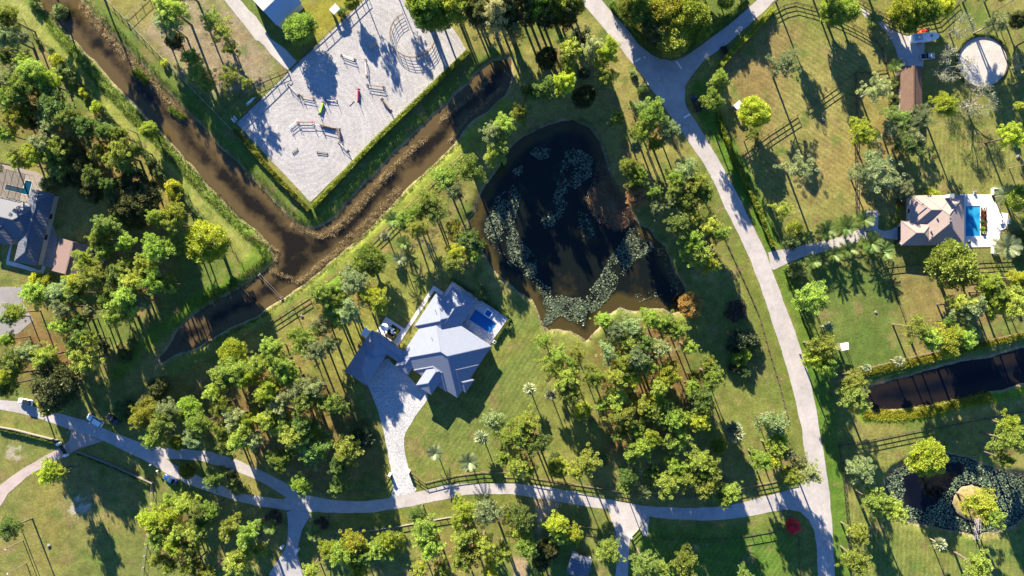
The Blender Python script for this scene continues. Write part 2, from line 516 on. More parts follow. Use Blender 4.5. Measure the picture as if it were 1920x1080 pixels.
    zone([(1000, 935), (1057, 940), (1040, 962), (1018, 975), (1015, 1010), (1000, 1015), (1010, 970)], (0.36, 0.27, 0.20), 0.95, 1.2, 3)
    zone([(965, 1050), (990, 1048), (985, 1090), (965, 1090)], (0.34, 0.24, 0.17), 0.9, 1.2, 3)
    zone([(700, 470), (730, 455), (745, 470), (715, 480)], (0.32, 0.21, 0.09), 0.7, 2)
    d = np.hypot(X - P2(150, 950)[0], (Y - P2(150, 950)[1]) * 1.3)
    n4 = fbm(X, Y, 1.3, 55, 2)
    put((0.50, 0.46, 0.43), sstep(0.50, 0.62, (1 - sstep(1.5, 7.5, d)) * 0.45 + n4 * 0.55 - 0.07) * 0.9)
    put((0.19, 0.155, 0.09), (1 - sstep(4, 11, d)) * 0.35)
    d = np.hypot(X - P2(22, 850)[0], Y - P2(22, 850)[1])
    put((0.34, 0.29, 0.24), sstep(0.50, 0.62, (1 - sstep(1, 6, d)) * 0.45 + n4 * 0.55 - 0.08) * 0.8)
    # grove litter
    dens = np.zeros(X.shape)
    for (tx, ty, r) in TREEPX:
        wx, wy = P2(tx, ty)
        q = ((X - wx) ** 2 + (Y - wy) ** 2) / (2 * (r * 0.8) ** 2)
        m = q < 9
        dens[m] += np.exp(-q[m])
    put(straw, sstep(0.5, 1.8, dens * (0.5 + n2)) * 0.62)
    # mown verges and berms
    strip([(1316, 165), (1330, 215), (1385, 320), (1450, 460)], 3.2, lush, 0.85, 1.2)
    strip([(1465, 500), (1505, 590), (1535, 720), (1552, 830), (1575, 960), (1585, 1090)], 3.4, lush, 0.75, 1.5)
    strip([(1300, 330), (1380, 480), (1430, 590), (1480, 740)], 2.2, (0.12, 0.145, 0.03), 0.8, 1.2)
    strip([(1260, 135), (1230, 120), (1190, 80), (1140, 10)], 2.6, green, 0.7, 1.2)
    strip([(600, 515), (690, 450), (760, 375), (850, 285), (905, 245), (950, 200)], 3.6, (0.19, 0.22, 0.04), 0.9, 1.5)
    strip([(330, 690), (420, 640), (500, 590), (600, 515)], 3.6, (0.155, 0.18, 0.038), 0.8, 1.5)
    strip([(10, -10), (70, 35), (180, 150), (300, 275), (400, 385), (470, 455), (480, 490)], 4.6, (0.22, 0.24, 0.06), 0.95, 1.5)
    strip([(60, -10), (105, 60), (200, 165), (320, 290), (400, 375), (478, 450), (492, 480), (440, 520), (380, 560), (300, 620), (220, 700)], 2.4, (0.10, 0.175, 0.018), 0.8, 1.5)
    strip([(170, 0), (260, 95), (330, 165), (420, 255), (500, 335), (560, 400), (590, 415), (650, 365), (760, 250), (850, 165), (920, 100)], 2.6, (0.075, 0.135, 0.022), 0.75, 2.0)
    strip([(225, 30), (320, 135), (450, 270), (560, 390), (585, 400), (700, 290), (900, 100)], 1.8, (0.09, 0.115, 0.03), 0.5, 1.5)
    strip([(1620, 778), (1680, 783), (1740, 773), (1800, 758), (1925, 730)], 2.2, (0.12, 0.20, 0.015), 0.9, 1.2)
    strip([(1620, 725), (1700, 700), (1800, 672), (1925, 640)], 2.0, green, 0.8, 1.2)
    strip([(1640, 700), (1720, 680), (1840, 650), (1925, 628)], 0.8, (0.16, 0.19, 0.02), 0.8, 0.6, 0.6)
    strip([(600, 975), (720, 975), (860, 945), (960, 940)], 1.8, (0.15, 0.155, 0.036), 0.7, 1.0)
    strip([(885, 690), (980, 640), (1020, 640)], 3.5, (0.17, 0.17, 0.04), 0.5, 3)
    for ln, w_, c_, k_ in (([(20, 5), (80, 62), (185, 168), (300, 290), (400, 400), (462, 470)], .35, (0.27, 0.25, 0.10), .6), ([(32, 0), (92, 55), (197, 160), (312, 282), (410, 392), (470, 462)], .35, (0.27, 0.25, 0.10), .6),
                   ([(610, 525), (700, 460), (775, 380), (870, 290)], .35, (0.25, 0.23, 0.09), .5), ([(1612, 145), (1612, 260), (1610, 400)], .5, (0.24, 0.16, 0.08), .6), ([(1450, 300), (1540, 320), (1590, 250)], .4, (0.24, 0.17, 0.08), .5),
                   ([(1585, 850), (1593, 930), (1600, 1010), (1603, 1085)], .5, (0.22, 0.17, 0.08), .5), ([(1380, 545), (1412, 620), (1440, 720)], .5, (0.21, 0.17, 0.08), .4), ([(1760, 230), (1830, 250), (1910, 240)], .5, (0.24, 0.18, 0.09), .5),
                   ([(20, 860), (120, 900), (250, 930), (275, 1000)], .5, (0.22, 0.16, 0.08), .5), ([(1050, 990), (1120, 1010), (1150, 1050)], .5, (0.20, 0.15, 0.08), .5)):
        strip(ln, w_, c_, k_, .4, .5)
    spots = fbm(X, Y, 3.4, 131, 3); put((0.20, 0.145, 0.075), sstep(0.66, 0.76, spots) * 0.55)
    spots = fbm(X, Y, 4.6, 171, 3); put((0.085, 0.14, 0.03), sstep(0.66, 0.78, spots) * 0.6)
    # shore: bare pale lip and dark mud, by height above the water
    put((0.30, 0.235, 0.165), (1 - sstep(-0.62, -0.40, Z)) * (0.35 + 0.8 * n3))
    put((0.085, 0.060, 0.040), 1 - sstep(-0.95, -0.70, Z))
    d = sdist(X, Y, A_ISLET); put((0.42, 0.28, 0.13), (1 - sstep(-1.5, 0.5, d)) * 0.95)
    d = sdist(X, Y, A_SPIT); put((0.19, 0.135, 0.085), (1 - sstep(-2.0, 1.0, d)) * 0.95)
    C *= (0.74 + 0.42 * n3)[..., None]; C *= np.array([0.98, 1.0, 0.86])
    ca = me.color_attributes.new('turf', 'FLOAT_COLOR', 'POINT')
    ca.data.foreach_set('color', np.concatenate([C, np.ones(X.shape + (1,))], -1).astype(np.float32).ravel())
    # where the mower leaves stripes: value = direction
    st = np.zeros(X.shape)
    def mow(poly, v):
        st[sdist(X, Y, arr(poly)) < 0] = v
    mow([(650, 480), (800, 470), (850, 530), (760, 660), (640, 720), (620, 600)], 1.0)
    mow([(940, 560), (1010, 620), (1050, 700), (960, 860), (780, 880), (770, 830), (900, 700)], 0.66)
    mow([(1440, 60), (1560, 20), (1660, 110), (1600, 400), (1480, 430), (1400, 280)], 1.0)
    mow([(1720, 240), (1920, 240), (1920, 360), (1720, 360)], 0.33)
    mow([(1590, 850), (1700, 850), (1660, 960), (1900, 1010), (1900, 1080), (1600, 1080)], 0.33)
    mow([(1190, 1000), (1490, 1000), (1495, 1080), (1190, 1080)], 0.66)
    fa = me.attributes.new('mow', 'FLOAT', 'POINT')
    fa.data.foreach_set('value', st.astype(np.float32).ravel())
    m = bpy.data.materials.new('turf'); m.use_nodes = True
    nt = m.node_tree; n = nt.nodes; l = nt.links
    b = n['Principled BSDF']; b.inputs['Roughness'].default_value = 0.95; b.inputs['Specular IOR Level'].default_value = 0.1
    at = n.new('ShaderNodeAttribute'); at.attribute_name = 'turf'
    tc = n.new('ShaderNodeTexCoord')
    prev = at.outputs['Color']
    for sc, amt in ((0.35, 0.55), (1.6, 0.75), (6.0, 0.6)):
        nz = n.new('ShaderNodeTexNoise'); nz.inputs['Scale'].default_value = sc; nz.inputs['Detail'].default_value = 5; nz.inputs['Roughness'].default_value = 0.65
        l.new(tc.outputs['Object'], nz.inputs['Vector'])
        mr = n.new('ShaderNodeMapRange'); mr.inputs[1].default_value = 0.28; mr.inputs[2].default_value = 0.72
        mr.inputs[3].default_value = 1 - amt / 2; mr.inputs[4].default_value = 1 + amt / 2
        l.new(nz.outputs[0], mr.inputs[0])
        mx = n.new('ShaderNodeMix'); mx.data_type = 'RGBA'; mx.blend_type = 'MULTIPLY'; mx.inputs[0].default_value = 1
        l.new(prev, mx.inputs[6]); l.new(mr.outputs[0], mx.inputs[7]); prev = mx.outputs[2]
    am = n.new('ShaderNodeAttribute'); am.attribute_name = 'mow'
    for val, ang in ((1.0, 35), (0.66, -58), (0.33, 92)):
        mp = n.new('ShaderNodeMapping'); mp.inputs['Rotation'].default_value = (0, 0, math.radians(ang))
        l.new(tc.outputs['Object'], mp.inputs['Vector'])
        w = n.new('ShaderNodeTexWave'); w.bands_direction = 'Y'; w.inputs['Scale'].default_value = 0.21; w.inputs['Distortion'].default_value = 3.5
        w.inputs['Detail'].default_value = 2.0; w.inputs['Detail Scale'].default_value = 0.35
        l.new(mp.outputs[0], w.inputs['Vector'])
        cmp = n.new('ShaderNodeMath'); cmp.operation = 'COMPARE'; cmp.inputs[1].default_value = val; cmp.inputs[2].default_value = 0.12
        l.new(am.outputs['Fac'], cmp.inputs[0])
        mr = n.new('ShaderNodeMapRange'); mr.inputs[3].default_value = 0.90; mr.inputs[4].default_value = 1.08
        l.new(w.outputs[1], mr.inputs[0])
        mx = n.new('ShaderNodeMix'); mx.data_type = 'RGBA'; mx.blend_type = 'MULTIPLY'
        l.new(cmp.outputs[0], mx.inputs[0]); l.new(prev, mx.inputs[6]); l.new(mr.outputs[0], mx.inputs[7]); prev = mx.outputs[2]
    l.new(prev, b.inputs['Base Color'])
    bp = n.new('ShaderNodeBump'); bp.inputs['Strength'].default_value = 0.55; bp.inputs['Distance'].default_value = 0.12
    nz = n.new('ShaderNodeTexNoise'); nz.inputs['Scale'].default_value = 2.6; nz.inputs['Detail'].default_value = 6
    l.new(tc.outputs['Object'], nz.inputs['Vector']); l.new(nz.outputs[0], bp.inputs['Height']); l.new(bp.outputs[0], b.inputs['Normal'])
    return obj('ground', me, m, kind='structure', label='mown and dry grass ground of the whole neighbourhood')

# ---------------------------------------------------------------- water
def watermat(name, deep, shallow, scale, silt=False):
    m = bpy.data.materials.new(name); m.use_nodes = True
    nt = m.node_tree; n = nt.nodes; l = nt.links
    b = n['Principled BSDF']; b.inputs['Roughness'].default_value = 0.06; b.inputs['IOR'].default_value = 1.33
    tc = n.new('ShaderNodeTexCoord'); nz = n.new('ShaderNodeTexNoise')
    nz.inputs['Scale'].default_value = scale; nz.inputs['Detail'].default_value = 6; nz.inputs['Roughness'].default_value = 0.7
    l.new(tc.outputs['Object'], nz.inputs['Vector'])
    cr = n.new('ShaderNodeValToRGB'); cr.color_ramp.elements[0].position = 0.38; cr.color_ramp.elements[1].position = 0.72
    cr.color_ramp.elements[0].color = rgb(deep); cr.color_ramp.elements[1].color = rgb(shallow)
    if silt:
        at = n.new('ShaderNodeAttribute'); at.attribute_name = 'silt'
        ad = n.new('ShaderNodeMath'); ad.operation = 'MULTIPLY_ADD'; ad.inputs[1].default_value = 0.55
        l.new(at.outputs['Fac'], ad.inputs[0]); l.new(nz.outputs[0], ad.inputs[2])
        sb = n.new('ShaderNodeMath'); sb.operation = 'SUBTRACT'; sb.inputs[1].default_value = 0.14
        l.new(ad.outputs[0], sb.inputs[0]); l.new(sb.outputs[0], cr.inputs[0])
    else:
        l.new(nz.outputs[0], cr.inputs[0])
    l.new(cr.outputs[0], b.inputs['Base Color'])
    bp = n.new('ShaderNodeBump'); bp.inputs['Strength'].default_value = 0.12; bp.inputs['Distance'].default_value = 0.05
    n2 = n.new('ShaderNodeTexNoise'); n2.inputs['Scale'].default_value = 1.5; n2.inputs['Detail'].default_value = 3
    l.new(tc.outputs['Object'], n2.inputs['Vector']); l.new(n2.outputs[0], bp.inputs['Height']); l.new(bp.outputs[0], b.inputs['Normal'])
    return m

def water_sheet(name, poly, m, label):
    """flat water grid; the silt attribute grows towards the shallow banks"""
    a = arr(poly); lo = a.min(0) - 3; hi = a.max(0) + 3
    xs = np.arange(lo[0], hi[0], 0.9); ys = np.arange(lo[1], hi[1], 0.9)
    X, Y = np.meshgrid(xs, ys)
    D = sdist(X, Y, a)
    ok = D < 2.0
    cell = ok[:-1, :-1] & ok[1:, :-1] & ok[:-1, 1:] & ok[1:, 1:]
    idx = np.arange(X.size).reshape(X.shape)
    F = np.stack([idx[:-1, :-1], idx[:-1, 1:], idx[1:, 1:], idx[1:, :-1]], -1)[cell]
    used = np.unique(F); remap = np.zeros(X.size, int); remap[used] = np.arange(len(used))
    V = np.stack([X.ravel()[used], Y.ravel()[used], np.full(len(used), WL)], 1)
    me = bpy.data.meshes.new(name); me.from_pydata(V.tolist(), [], remap[F].tolist()); me.update()
    d = D.ravel()[used] + (fbm(V[:, 0], V[:, 1], 6.0, 77) - .5) * 3.5
    at = me.attributes.new('silt', 'FLOAT', 'POINT'); at.data.foreach_set('value', sstep(-5.5, 0.5, d).astype(np.float32))
    obj(name, me, m, kind='structure', label=label)

def grow(poly, d):
    """outline pushed out by d metres"""
    out = []; n = len(poly)
    area = sum(poly[i][0] * poly[(i + 1) % n][1] - poly[(i + 1) % n][0] * poly[i][1] for i in range(n))
    s = 1 if area > 0 else -1
    for i in range(n):
        a = Vector(poly[i - 1]); b = Vector(poly[i]); c = Vector(poly[(i + 1) % n])
        e = ((b - a).normalized() + (c - b).normalized())
        if e.length < 1e-4: e = (b - a)
        e.normalize()
        out.append((b.x + e.y * s * d, b.y - e.x * s * d))
    return out

def build_water():
    cm = watermat('canal_water', (0.012, 0.010, 0.006), (0.088, 0.062, 0.026), 0.16, True)
    pm = watermat('pond_water', (0.006, 0.008, 0.006), (0.052, 0.040, 0.012), 0.09, True)
    rm = watermat('dark_water', (0.003, 0.004, 0.008), (0.012, 0.012, 0.010), 0.05, True)
    rc = watermat('right_canal_water', (0.003, 0.004, 0.007), (0.013, 0.010, 0.008), 0.05, True)
    for nm, poly, m, lab in (('canal_water', CANAL, cm, 'muddy brown canal forking around the riding arena'),
                             ('pond_water', POND, pm, 'dark lily pond between the slate-roofed house and the road'),
                             ('small_pond_water', RPOND, rm, 'small dark pond ringed with lily pads, with a sandy islet'),
                             ('side_canal_water', RCANAL, rc, 'dark narrow canal right of the road')):
        water_sheet(nm, poly, m, lab)

# ---------------------------------------------------------------- roads and paving
def paving(name, base, dark, scale=1.5, rough=0.85, speck=0.0, bump=0.15):
    m = bpy.data.materials.new(name); m.use_nodes = True
    nt = m.node_tree; n = nt.nodes; l = nt.links
    b = n['Principled BSDF']; b.inputs['Roughness'].default_value = rough; b.inputs['Specular IOR Level'].default_value = 0.25
    tc = n.new('ShaderNodeTexCoord')
    a = n.new('ShaderNodeTexNoise'); a.inputs['Scale'].default_value = 0.09; a.inputs['Detail'].default_value = 6; a.inputs['Roughness'].default_value = 0.65
    c = n.new('ShaderNodeTexNoise'); c.inputs['Scale'].default_value = scale; c.inputs['Detail'].default_value = 5; c.inputs['Roughness'].default_value = 0.7
    l.new(tc.outputs['Object'], a.inputs['Vector']); l.new(tc.outputs['Object'], c.inputs['Vector'])
    mx = n.new('ShaderNodeMix'); mx.data_type = 'FLOAT'; mx.inputs[0].default_value = 0.35 + speck * 0.5
    l.new(a.outputs[0], mx.inputs[2]); l.new(c.outputs[0], mx.inputs[3])
    cr = n.new('ShaderNodeValToRGB'); cr.color_ramp.elements[0].position = 0.33; cr.color_ramp.elements[1].position = 0.62
    cr.color_ramp.elements[0].color = rgb(dark); cr.color_ramp.elements[1].color = rgb(base)
    l.new(mx.outputs[0], cr.inputs[0]); l.new(cr.outputs[0], b.inputs['Base Color'])
    v = n.new('ShaderNodeTexVoronoi'); v.feature = 'DISTANCE_TO_EDGE'; v.inputs['Scale'].default_value = 0.16
    wv = n.new('ShaderNodeTexNoise'); wv.inputs['Scale'].default_value = 0.6; wv.inputs['Detail'].default_value = 4
    mv = n.new('ShaderNodeMix'); mv.data_type = 'VECTOR'; mv.inputs[0].default_value = 0.12
    l.new(tc.outputs['Object'], wv.inputs['Vector']); l.new(tc.outputs['Object'], mv.inputs[4]); l.new(wv.outputs['Color'], mv.inputs[5]); l.new(mv.outputs[1], v.inputs['Vector'])
    ck = n.new('ShaderNodeMapRange'); ck.inputs[1].default_value = 0.0; ck.inputs[2].default_value = 0.022; ck.inputs[3].default_value = 0.90; ck.inputs[4].default_value = 1.0
    l.new(v.outputs['Distance'], ck.inputs[0])
    sn = n.new('ShaderNodeTexNoise'); sn.inputs['Scale'].default_value = 0.35; sn.inputs['Detail'].default_value = 6; sn.inputs['Roughness'].default_value = 0.75
    l.new(tc.outputs['Object'], sn.inputs['Vector'])
    sm_ = n.new('ShaderNodeMapRange'); sm_.inputs[1].default_value = 0.35; sm_.inputs[2].default_value = 0.65; sm_.inputs[3].default_value = 0.84; sm_.inputs[4].default_value = 1.06
    l.new(sn.outputs[0], sm_.inputs[0])
    prod = n.new('ShaderNodeMath'); prod.operation = 'MULTIPLY'; l.new(ck.outputs[0], prod.inputs[0]); l.new(sm_.outputs[0], prod.inputs[1])
    if speck: prod.inputs[0].default_value = 1.0; l.remove(prod.inputs[0].links[0])
    mm = n.new('ShaderNodeMix'); mm.data_type = 'RGBA'; mm.blend_type = 'MULTIPLY'; mm.inputs[0].default_value = 1
    l.new(cr.outputs[0], mm.inputs[6]); l.new(prod.outputs[0], mm.inputs[7]); l.new(mm.outputs[2], b.inputs['Base Color'])
    bp = n.new('ShaderNodeBump'); bp.inputs['Strength'].default_value = bump; bp.inputs['Distance'].default_value = 0.04
    l.new(c.outputs[0], bp.inputs['Height']); l.new(bp.outputs[0], b.inputs['Normal'])
    return m

def setts(name, cols, size, bump=0.4):
    """small paving stones in mixed tones"""
    m = bpy.data.materials.new(name); m.use_nodes = True
    nt = m.node_tree; n = nt.nodes; l = nt.links
    b = n['Principled BSDF']; b.inputs['Roughness'].default_value = 0.8; b.inputs['Specular IOR Level'].default_value = 0.25
    tc = n.new('ShaderNodeTexCoord')
    v = n.new('ShaderNodeTexVoronoi'); v.distance = 'CHEBYCHEV'; v.inputs['Scale'].default_value = 1.0 / size; v.inputs['Randomness'].default_value = 0.6
    mp = n.new('ShaderNodeMapping'); mp.inputs['Rotation'].default_value = (0, 0, math.radians(33))
    l.new(tc.outputs['Object'], mp.inputs['Vector']); l.new(mp.outputs[0], v.inputs['Vector'])
    sep = n.new('ShaderNodeSeparateColor'); l.new(v.outputs['Color'], sep.inputs[0])
    cr = n.new('ShaderNodeValToRGB'); cr.color_ramp.interpolation = 'CONSTANT'
    el = cr.color_ramp.elements
    while len(el) < len(cols): el.new(0.5)
    for i, c in enumerate(cols):
        el[i].position = i / len(cols); el[i].color = rgb(c)
    l.new(sep.outputs[0], cr.inputs[0]); l.new(cr.outputs[0], b.inputs['Base Color'])
    bp = n.new('ShaderNodeBump'); bp.inputs['Strength'].default_value = bump; bp.inputs['Distance'].default_value = 0.02; bp.invert = True
    l.new(v.outputs['Distance'], bp.inputs['Height']); l.new(bp.outputs[0], b.inputs['Normal'])
    return m

def smooth_line(pts, it=1, closed=True):
    for _ in range(it):
        out = []; n = len(pts)
        for i in range(n if closed else n - 1):
            a = pts[i]; b = pts[(i + 1) % n]
            out.append((a[0] * .75 + b[0] * .25, a[1] * .75 + b[1] * .25)); out.append((a[0] * .25 + b[0] * .75, a[1] * .25 + b[1] * .75))
        pts = out if closed else [pts[0]] + out + [pts[-1]]
    return pts

def fray(pl, amp, seed=3, step=1.6):
    """edge broken up by grass and grit"""
    out = []; n = len(pl)
    for i in range(n):
        a, c = pl[i], pl[(i + 1) % n]; L = math.hypot(c[0] - a[0], c[1] - a[1]); k = max(1, int(L / step))
        for j in range(k):
            out.append((a[0] + (c[0] - a[0]) * j / k, a[1] + (c[1] - a[1]) * j / k))
    q = np.array(out); dx = (fbm(q[:, 0], q[:, 1], 3.0, seed) - .5) * 2 * amp; dy = (fbm(q[:, 0], q[:, 1], 3.0, seed + 9) - .5) * 2 * amp
    return [(float(x), float(y)) for x, y in zip(q[:, 0] + dx, q[:, 1] + dy)]

def sheet(name, poly, z, m, label, holes=(), kind='structure', sm=0, depth=0.25, rough=0.28):
    pl = [P2(*p) for p in smooth_line(poly, sm)] if sm else [P2(*p) for p in poly]
    if rough: pl = fray(pl, rough)
    mb = MB(); mb.prism(pl, z - depth, z, [fray([P2(*p) for p in smooth_line(h, sm)], rough) for h in holes])
    return obj(name, mb.mesh(name), m, kind=kind, label=label)

MAIN_L = [(1085, -8), (1092, 5), (1135, 57), (1177, 107), (1210, 150), (1232, 182), (1260, 220), (1294, 270), (1317, 302), (1340, 345), (1360, 390),
          (1385, 440), (1407, 487), (1425, 535), (1440, 580), (1457, 630), (1477, 695), (1492, 752), (1504, 809), (1511, 862), (1513, 885), (1508, 903), (1498, 912)]
LOW_TOP = [(1477, 920), (1440, 930), (1400, 940), (1360, 950), (1285, 952), (1210, 949), (1160, 940), (1085, 924), (1010, 911), (960, 906), (880, 906),
           (830, 910), (790, 921), (745, 930), (725, 935), (680, 940), (630, 939), (580, 930), (555, 917), (530, 902), (480, 879), (445, 862), (395, 847),
           (350, 842), (300, 839), (275, 834), (250, 825), (212, 810), (155, 787), (110, 775), (75, 765), (35, 753), (-10, 748)]
LOW_BOT = [(-10, 765), (65, 782), (125, 803), (197, 827), (237, 847), (275, 865), (307, 885), (350, 907), (390, 922), (437, 937), (480, 948), (535, 957),
           (587, 960), (655, 962), (697, 961), (755, 952), (805, 942), (880, 927), (930, 926), (960, 927), (1055, 942), (1135, 955), (1210, 967), (1260, 974),
           (1310, 976), (1360, 974), (1410, 967), (1440, 961), (1477, 955), (1500, 959), (1517, 975), (1527, 995), (1532, 1022), (1534, 1090)]
MAIN_R = [(1566, 1090), (1562, 1005), (1555, 922), (1545, 847), (1536, 809), (1532, 777), (1520, 720), (1505, 665), (1485, 605), (1460, 540), (1445, 502),
          (1435, 472), (1410, 420), (1382, 362), (1352, 307), (1330, 270), (1296, 216), (1287, 200), (1284, 180), (1285, 160), (1297, 142), (1322, 112), (1360, 85),
          (1410, 42), (1439, 15), (1460, -8)]
BRANCH = [(1428, -8), (1412, 7), (1360, 52), (1305, 92), (1282, 107), (1260, 114), (1237, 110), (1220, 102), (1197, 82), (1175, 55), (1127, 0), (1121, -8)]
ISLAND = [(311, 861), (337, 861), (375, 864), (425, 877), (480, 899), (505, 912), (537, 932), (530, 936), (480, 930), (437, 920), (387, 900), (350, 882), (322, 869)]

def build_roads():
    asphalt = paving('pale_asphalt', (0.45, 0.415, 0.395), (0.33, 0.305, 0.29), 1.2)
    conc = paving('drive_concrete', (0.46, 0.43, 0.41), (0.32, 0.295, 0.28), 2.0)
    brick = paving('brick_drive', (0.44, 0.36, 0.32), (0.29, 0.235, 0.21), 4.0)
    pav = paving('grey_setts', (0.58, 0.57, 0.56), (0.20, 0.205, 0.215), 1.9, speck=0.95, bump=0.5)
    grey = paving('grey_setts_worn', (0.46, 0.44, 0.43), (0.22, 0.215, 0.22), 5.0, speck=0.8)
    dull = paving('dull_concrete', (0.30, 0.28, 0.265), (0.19, 0.175, 0.165), 3.0, speck=0.3)
    deck = setts('deck_pavers', [(0.30, 0.30, 0.32), (0.40, 0.40, 0.41), (0.48, 0.47, 0.47), (0.55, 0.54, 0.53)], 0.3, 0.2)
    M['deck'] = deck; M['pavers'] = pav
    road = sheet('road', MAIN_L + LOW_TOP + LOW_BOT + MAIN_R + BRANCH, 0.03, asphalt, 'pale asphalt road curving through the neighbourhood, with its forks', [ISLAND])
    # stop bars
    for (a, b) in (((1190, 116), (1201, 109)), ((1268, 115), (1278, 129)), ((1282, 221), (1294, 214))):
        p = P(*a); q = P(*b); mb = MB(); mb.box((*((p + q) / 2).xy, 0.036), ((q - p).length, 0.55, 0.008), math.atan2(q.y - p.y, q.x - p.x))
        obj('stop_line', mb.mesh('stop_line'), M['white'], road)
    sheet('driveway', [(723, 667), (744, 690), (765, 704), (781, 722), (807, 740), (790, 765), (775, 787), (764, 805), (759, 815), (757, 835), (765, 875), (772, 902),
                       (785, 923), (745, 931), (730, 936), (738, 918), (734, 885), (727, 847), (720, 810), (715, 792), (702, 752), (690, 724), (680, 700)], 0.045, pav,
          'grey mottled paver driveway leading up to the slate-roofed house', sm=1)
    sheet('gated_driveway', [(134, 804), (132, 815), (130, 826), (115, 837), (75, 860), (37, 882), (0, 909), (-10, 916), (-10, 962), (0, 950), (15, 925), (50, 895), (100, 865), (130, 852),
                             (150, 840), (192, 827)], 0.04, brick, 'pinkish brick driveway with a dark gate, left of the bottom road')
    sheet('paved_entrance', [(536, 956), (541, 975), (537, 1022), (527, 1042), (496, 1088), (575, 1088), (567, 1070), (559, 1047), (557, 1030), (567, 990), (588, 959)], 0.045, grey,
          'grey paved entrance narrowing between two white gate pillars', sm=1)
    sheet('concrete_drive', [(1140, 956), (1150, 985), (1157, 1010), (1157, 1045), (1153, 1090), (1177, 1090), (1179, 1022), (1182, 1007), (1218, 968)], 0.045, conc,
          'pale concrete drive flaring onto the bottom road')
    sheet('entrance_slab', [(1200, 991), (1217, 971), (1215, 1005), (1206, 1005)], 0.055, conc, 'small pale concrete slab beside the flaring drive')
    sheet('arena_drive', [(414, -8), (450, 37), (480, 75), (487, 77), (510, 105), (540, 131), (557, 115), (532, 90), (507, 72), (480, 31), (447, -3), (443, -8)], 0.04,
          paving('white_shell', (0.46, 0.43, 0.40), (0.32, 0.30, 0.28), 2.0), 'white shell track running down to the riding arena')
    sheet('palm_drive', [(1440, 474), (1450, 471), (1492, 462), (1555, 450), (1612, 430), (1620, 395), (1646, 395), (1646, 430), (1660, 434), (1690, 423), (1690, 451), (1650, 446), (1615, 452), (1550, 471),
                         (1500, 483), (1450, 507), (1445, 503)], 0.045, conc, 'pale concrete drive lined with palms leading to the tan-roofed house')
    sheet('stable_drive', [(1608, 12), (1622, 32), (1650, 47), (1665, 65), (1680, 95), (1690, 126), (1731, 126), (1734, 80), (1724, 70), (1692, 65), (1672, 57), (1655, 40), (1618, 15)], 0.045, conc,
          'pale concrete yard beside the brown-roofed barn')
    sheet('shaded_drive', [(-10, 538), (45, 538), (42, 566), (62, 600), (34, 626), (-10, 634)], 0.04, dull, 'grey drive under pines at the left edge')
    # riding arena
    sandm = paving('arena_sand', (0.46, 0.44, 0.42), (0.225, 0.22, 0.215), 1.9, 0.95, speck=0.8, bump=1.4)
    nt = sandm.node_tree; n_ = nt.nodes; l_ = nt.links; pb = n_['Principled BSDF']
    src = pb.inputs['Base Color'].links[0].from_socket
    mp_ = n_.new('ShaderNodeMapping'); mp_.inputs['Location'].default_value = (-P2(560, 270)[0], -P2(560, 270)[1], 0)
    tc_ = n_.new('ShaderNodeTexCoord'); l_.new(tc_.outputs['Object'], mp_.inputs['Vector'])
    wv_ = n_.new('ShaderNodeTexWave'); wv_.wave_type = 'RINGS'; wv_.rings_direction = 'Z'; wv_.inputs['Scale'].default_value = 0.16; wv_.inputs['Distortion'].default_value = 14.0; wv_.inputs['Detail'].default_value = 3; wv_.inputs['Detail Scale'].default_value = 0.25
    l_.new(mp_.outputs[0], wv_.inputs['Vector'])
    mr_ = n_.new('ShaderNodeMapRange'); mr_.inputs[3].default_value = 0.94; mr_.inputs[4].default_value = 1.03; l_.new(wv_.outputs[1], mr_.inputs[0])
    mx_ = n_.new('ShaderNodeMix'); mx_.data_type = 'RGBA'; mx_.blend_type = 'MULTIPLY'; mx_.inputs[0].default_value = 1
    l_.new(src, mx_.inputs[6]); l_.new(mr_.outputs[0], mx_.inputs[7]); l_.new(mx_.outputs[2], pb.inputs['Base Color'])
    sheet('arena_sand', [(443, 231), (690, -8), (812, -8), (874, 93), (582, 379)], 0.03, sandm, 'pale grey sand riding arena')
    mb = MB(); pts = [(1842 + 46 * math.cos(t * math.tau / 40), 116 + 47 * math.sin(t * math.tau / 40)) for t in range(40)]
    mb.prism([P2(*p) for p in pts], -0.1, 0.04)
    obj('round_pen_sand', mb.mesh('round_pen_sand'), paving('pen_sand', (0.56, 0.52, 0.47), (0.35, 0.32, 0.29), 2.5, 0.95, speck=0.6, bump=0.8), kind='structure', label='white sand floor of the round pen')
# ---------------------------------------------------------------- plants
def leaf_mesh(name, C, Nrm, size, tint, aspect=0.5, r=None):
    """diamond leaves: centres C (n,3), pointing along Nrm (n,3); one mesh with a tint attribute"""
    r = r or np.random.default_rng(1)
    n = len(C)
    d = Nrm / (np.linalg.norm(Nrm, axis=1, keepdims=True) + 1e-9)
    q = r.normal(size=(n, 3))
    s = np.cross(d, q); s /= (np.linalg.norm(s, axis=1, keepdims=True) + 1e-9)
    L = size[:, None] * (0.7 + 0.6 * r.random((n, 1)))
    W = L * aspect
    V = np.stack([C - d * L * 0.5, C + s * W * 0.5, C + d * L * 0.5, C - s * W * 0.5], 1).reshape(-1, 3)
    F = np.arange(n * 4).reshape(-1, 4)
    me = bpy.data.meshes.new(name)
    me.vertices.add(n * 4); me.vertices.foreach_set('co', V.ravel().astype(np.float32))
    me.loops.add(n * 4); me.loops.foreach_set('vertex_index', F.ravel())
    me.polygons.add(n); me.polygons.foreach_set('loop_start', np.arange(0, n * 4, 4)); me.polygons.foreach_set('loop_total', np.full(n, 4))
    me.update(calc_edges=True)
    a = me.attributes.new('tint', 'FLOAT', 'POINT')
    a.data.foreach_set('value', np.repeat(np.clip(tint, 0, 1), 4).astype(np.float32))
    return me

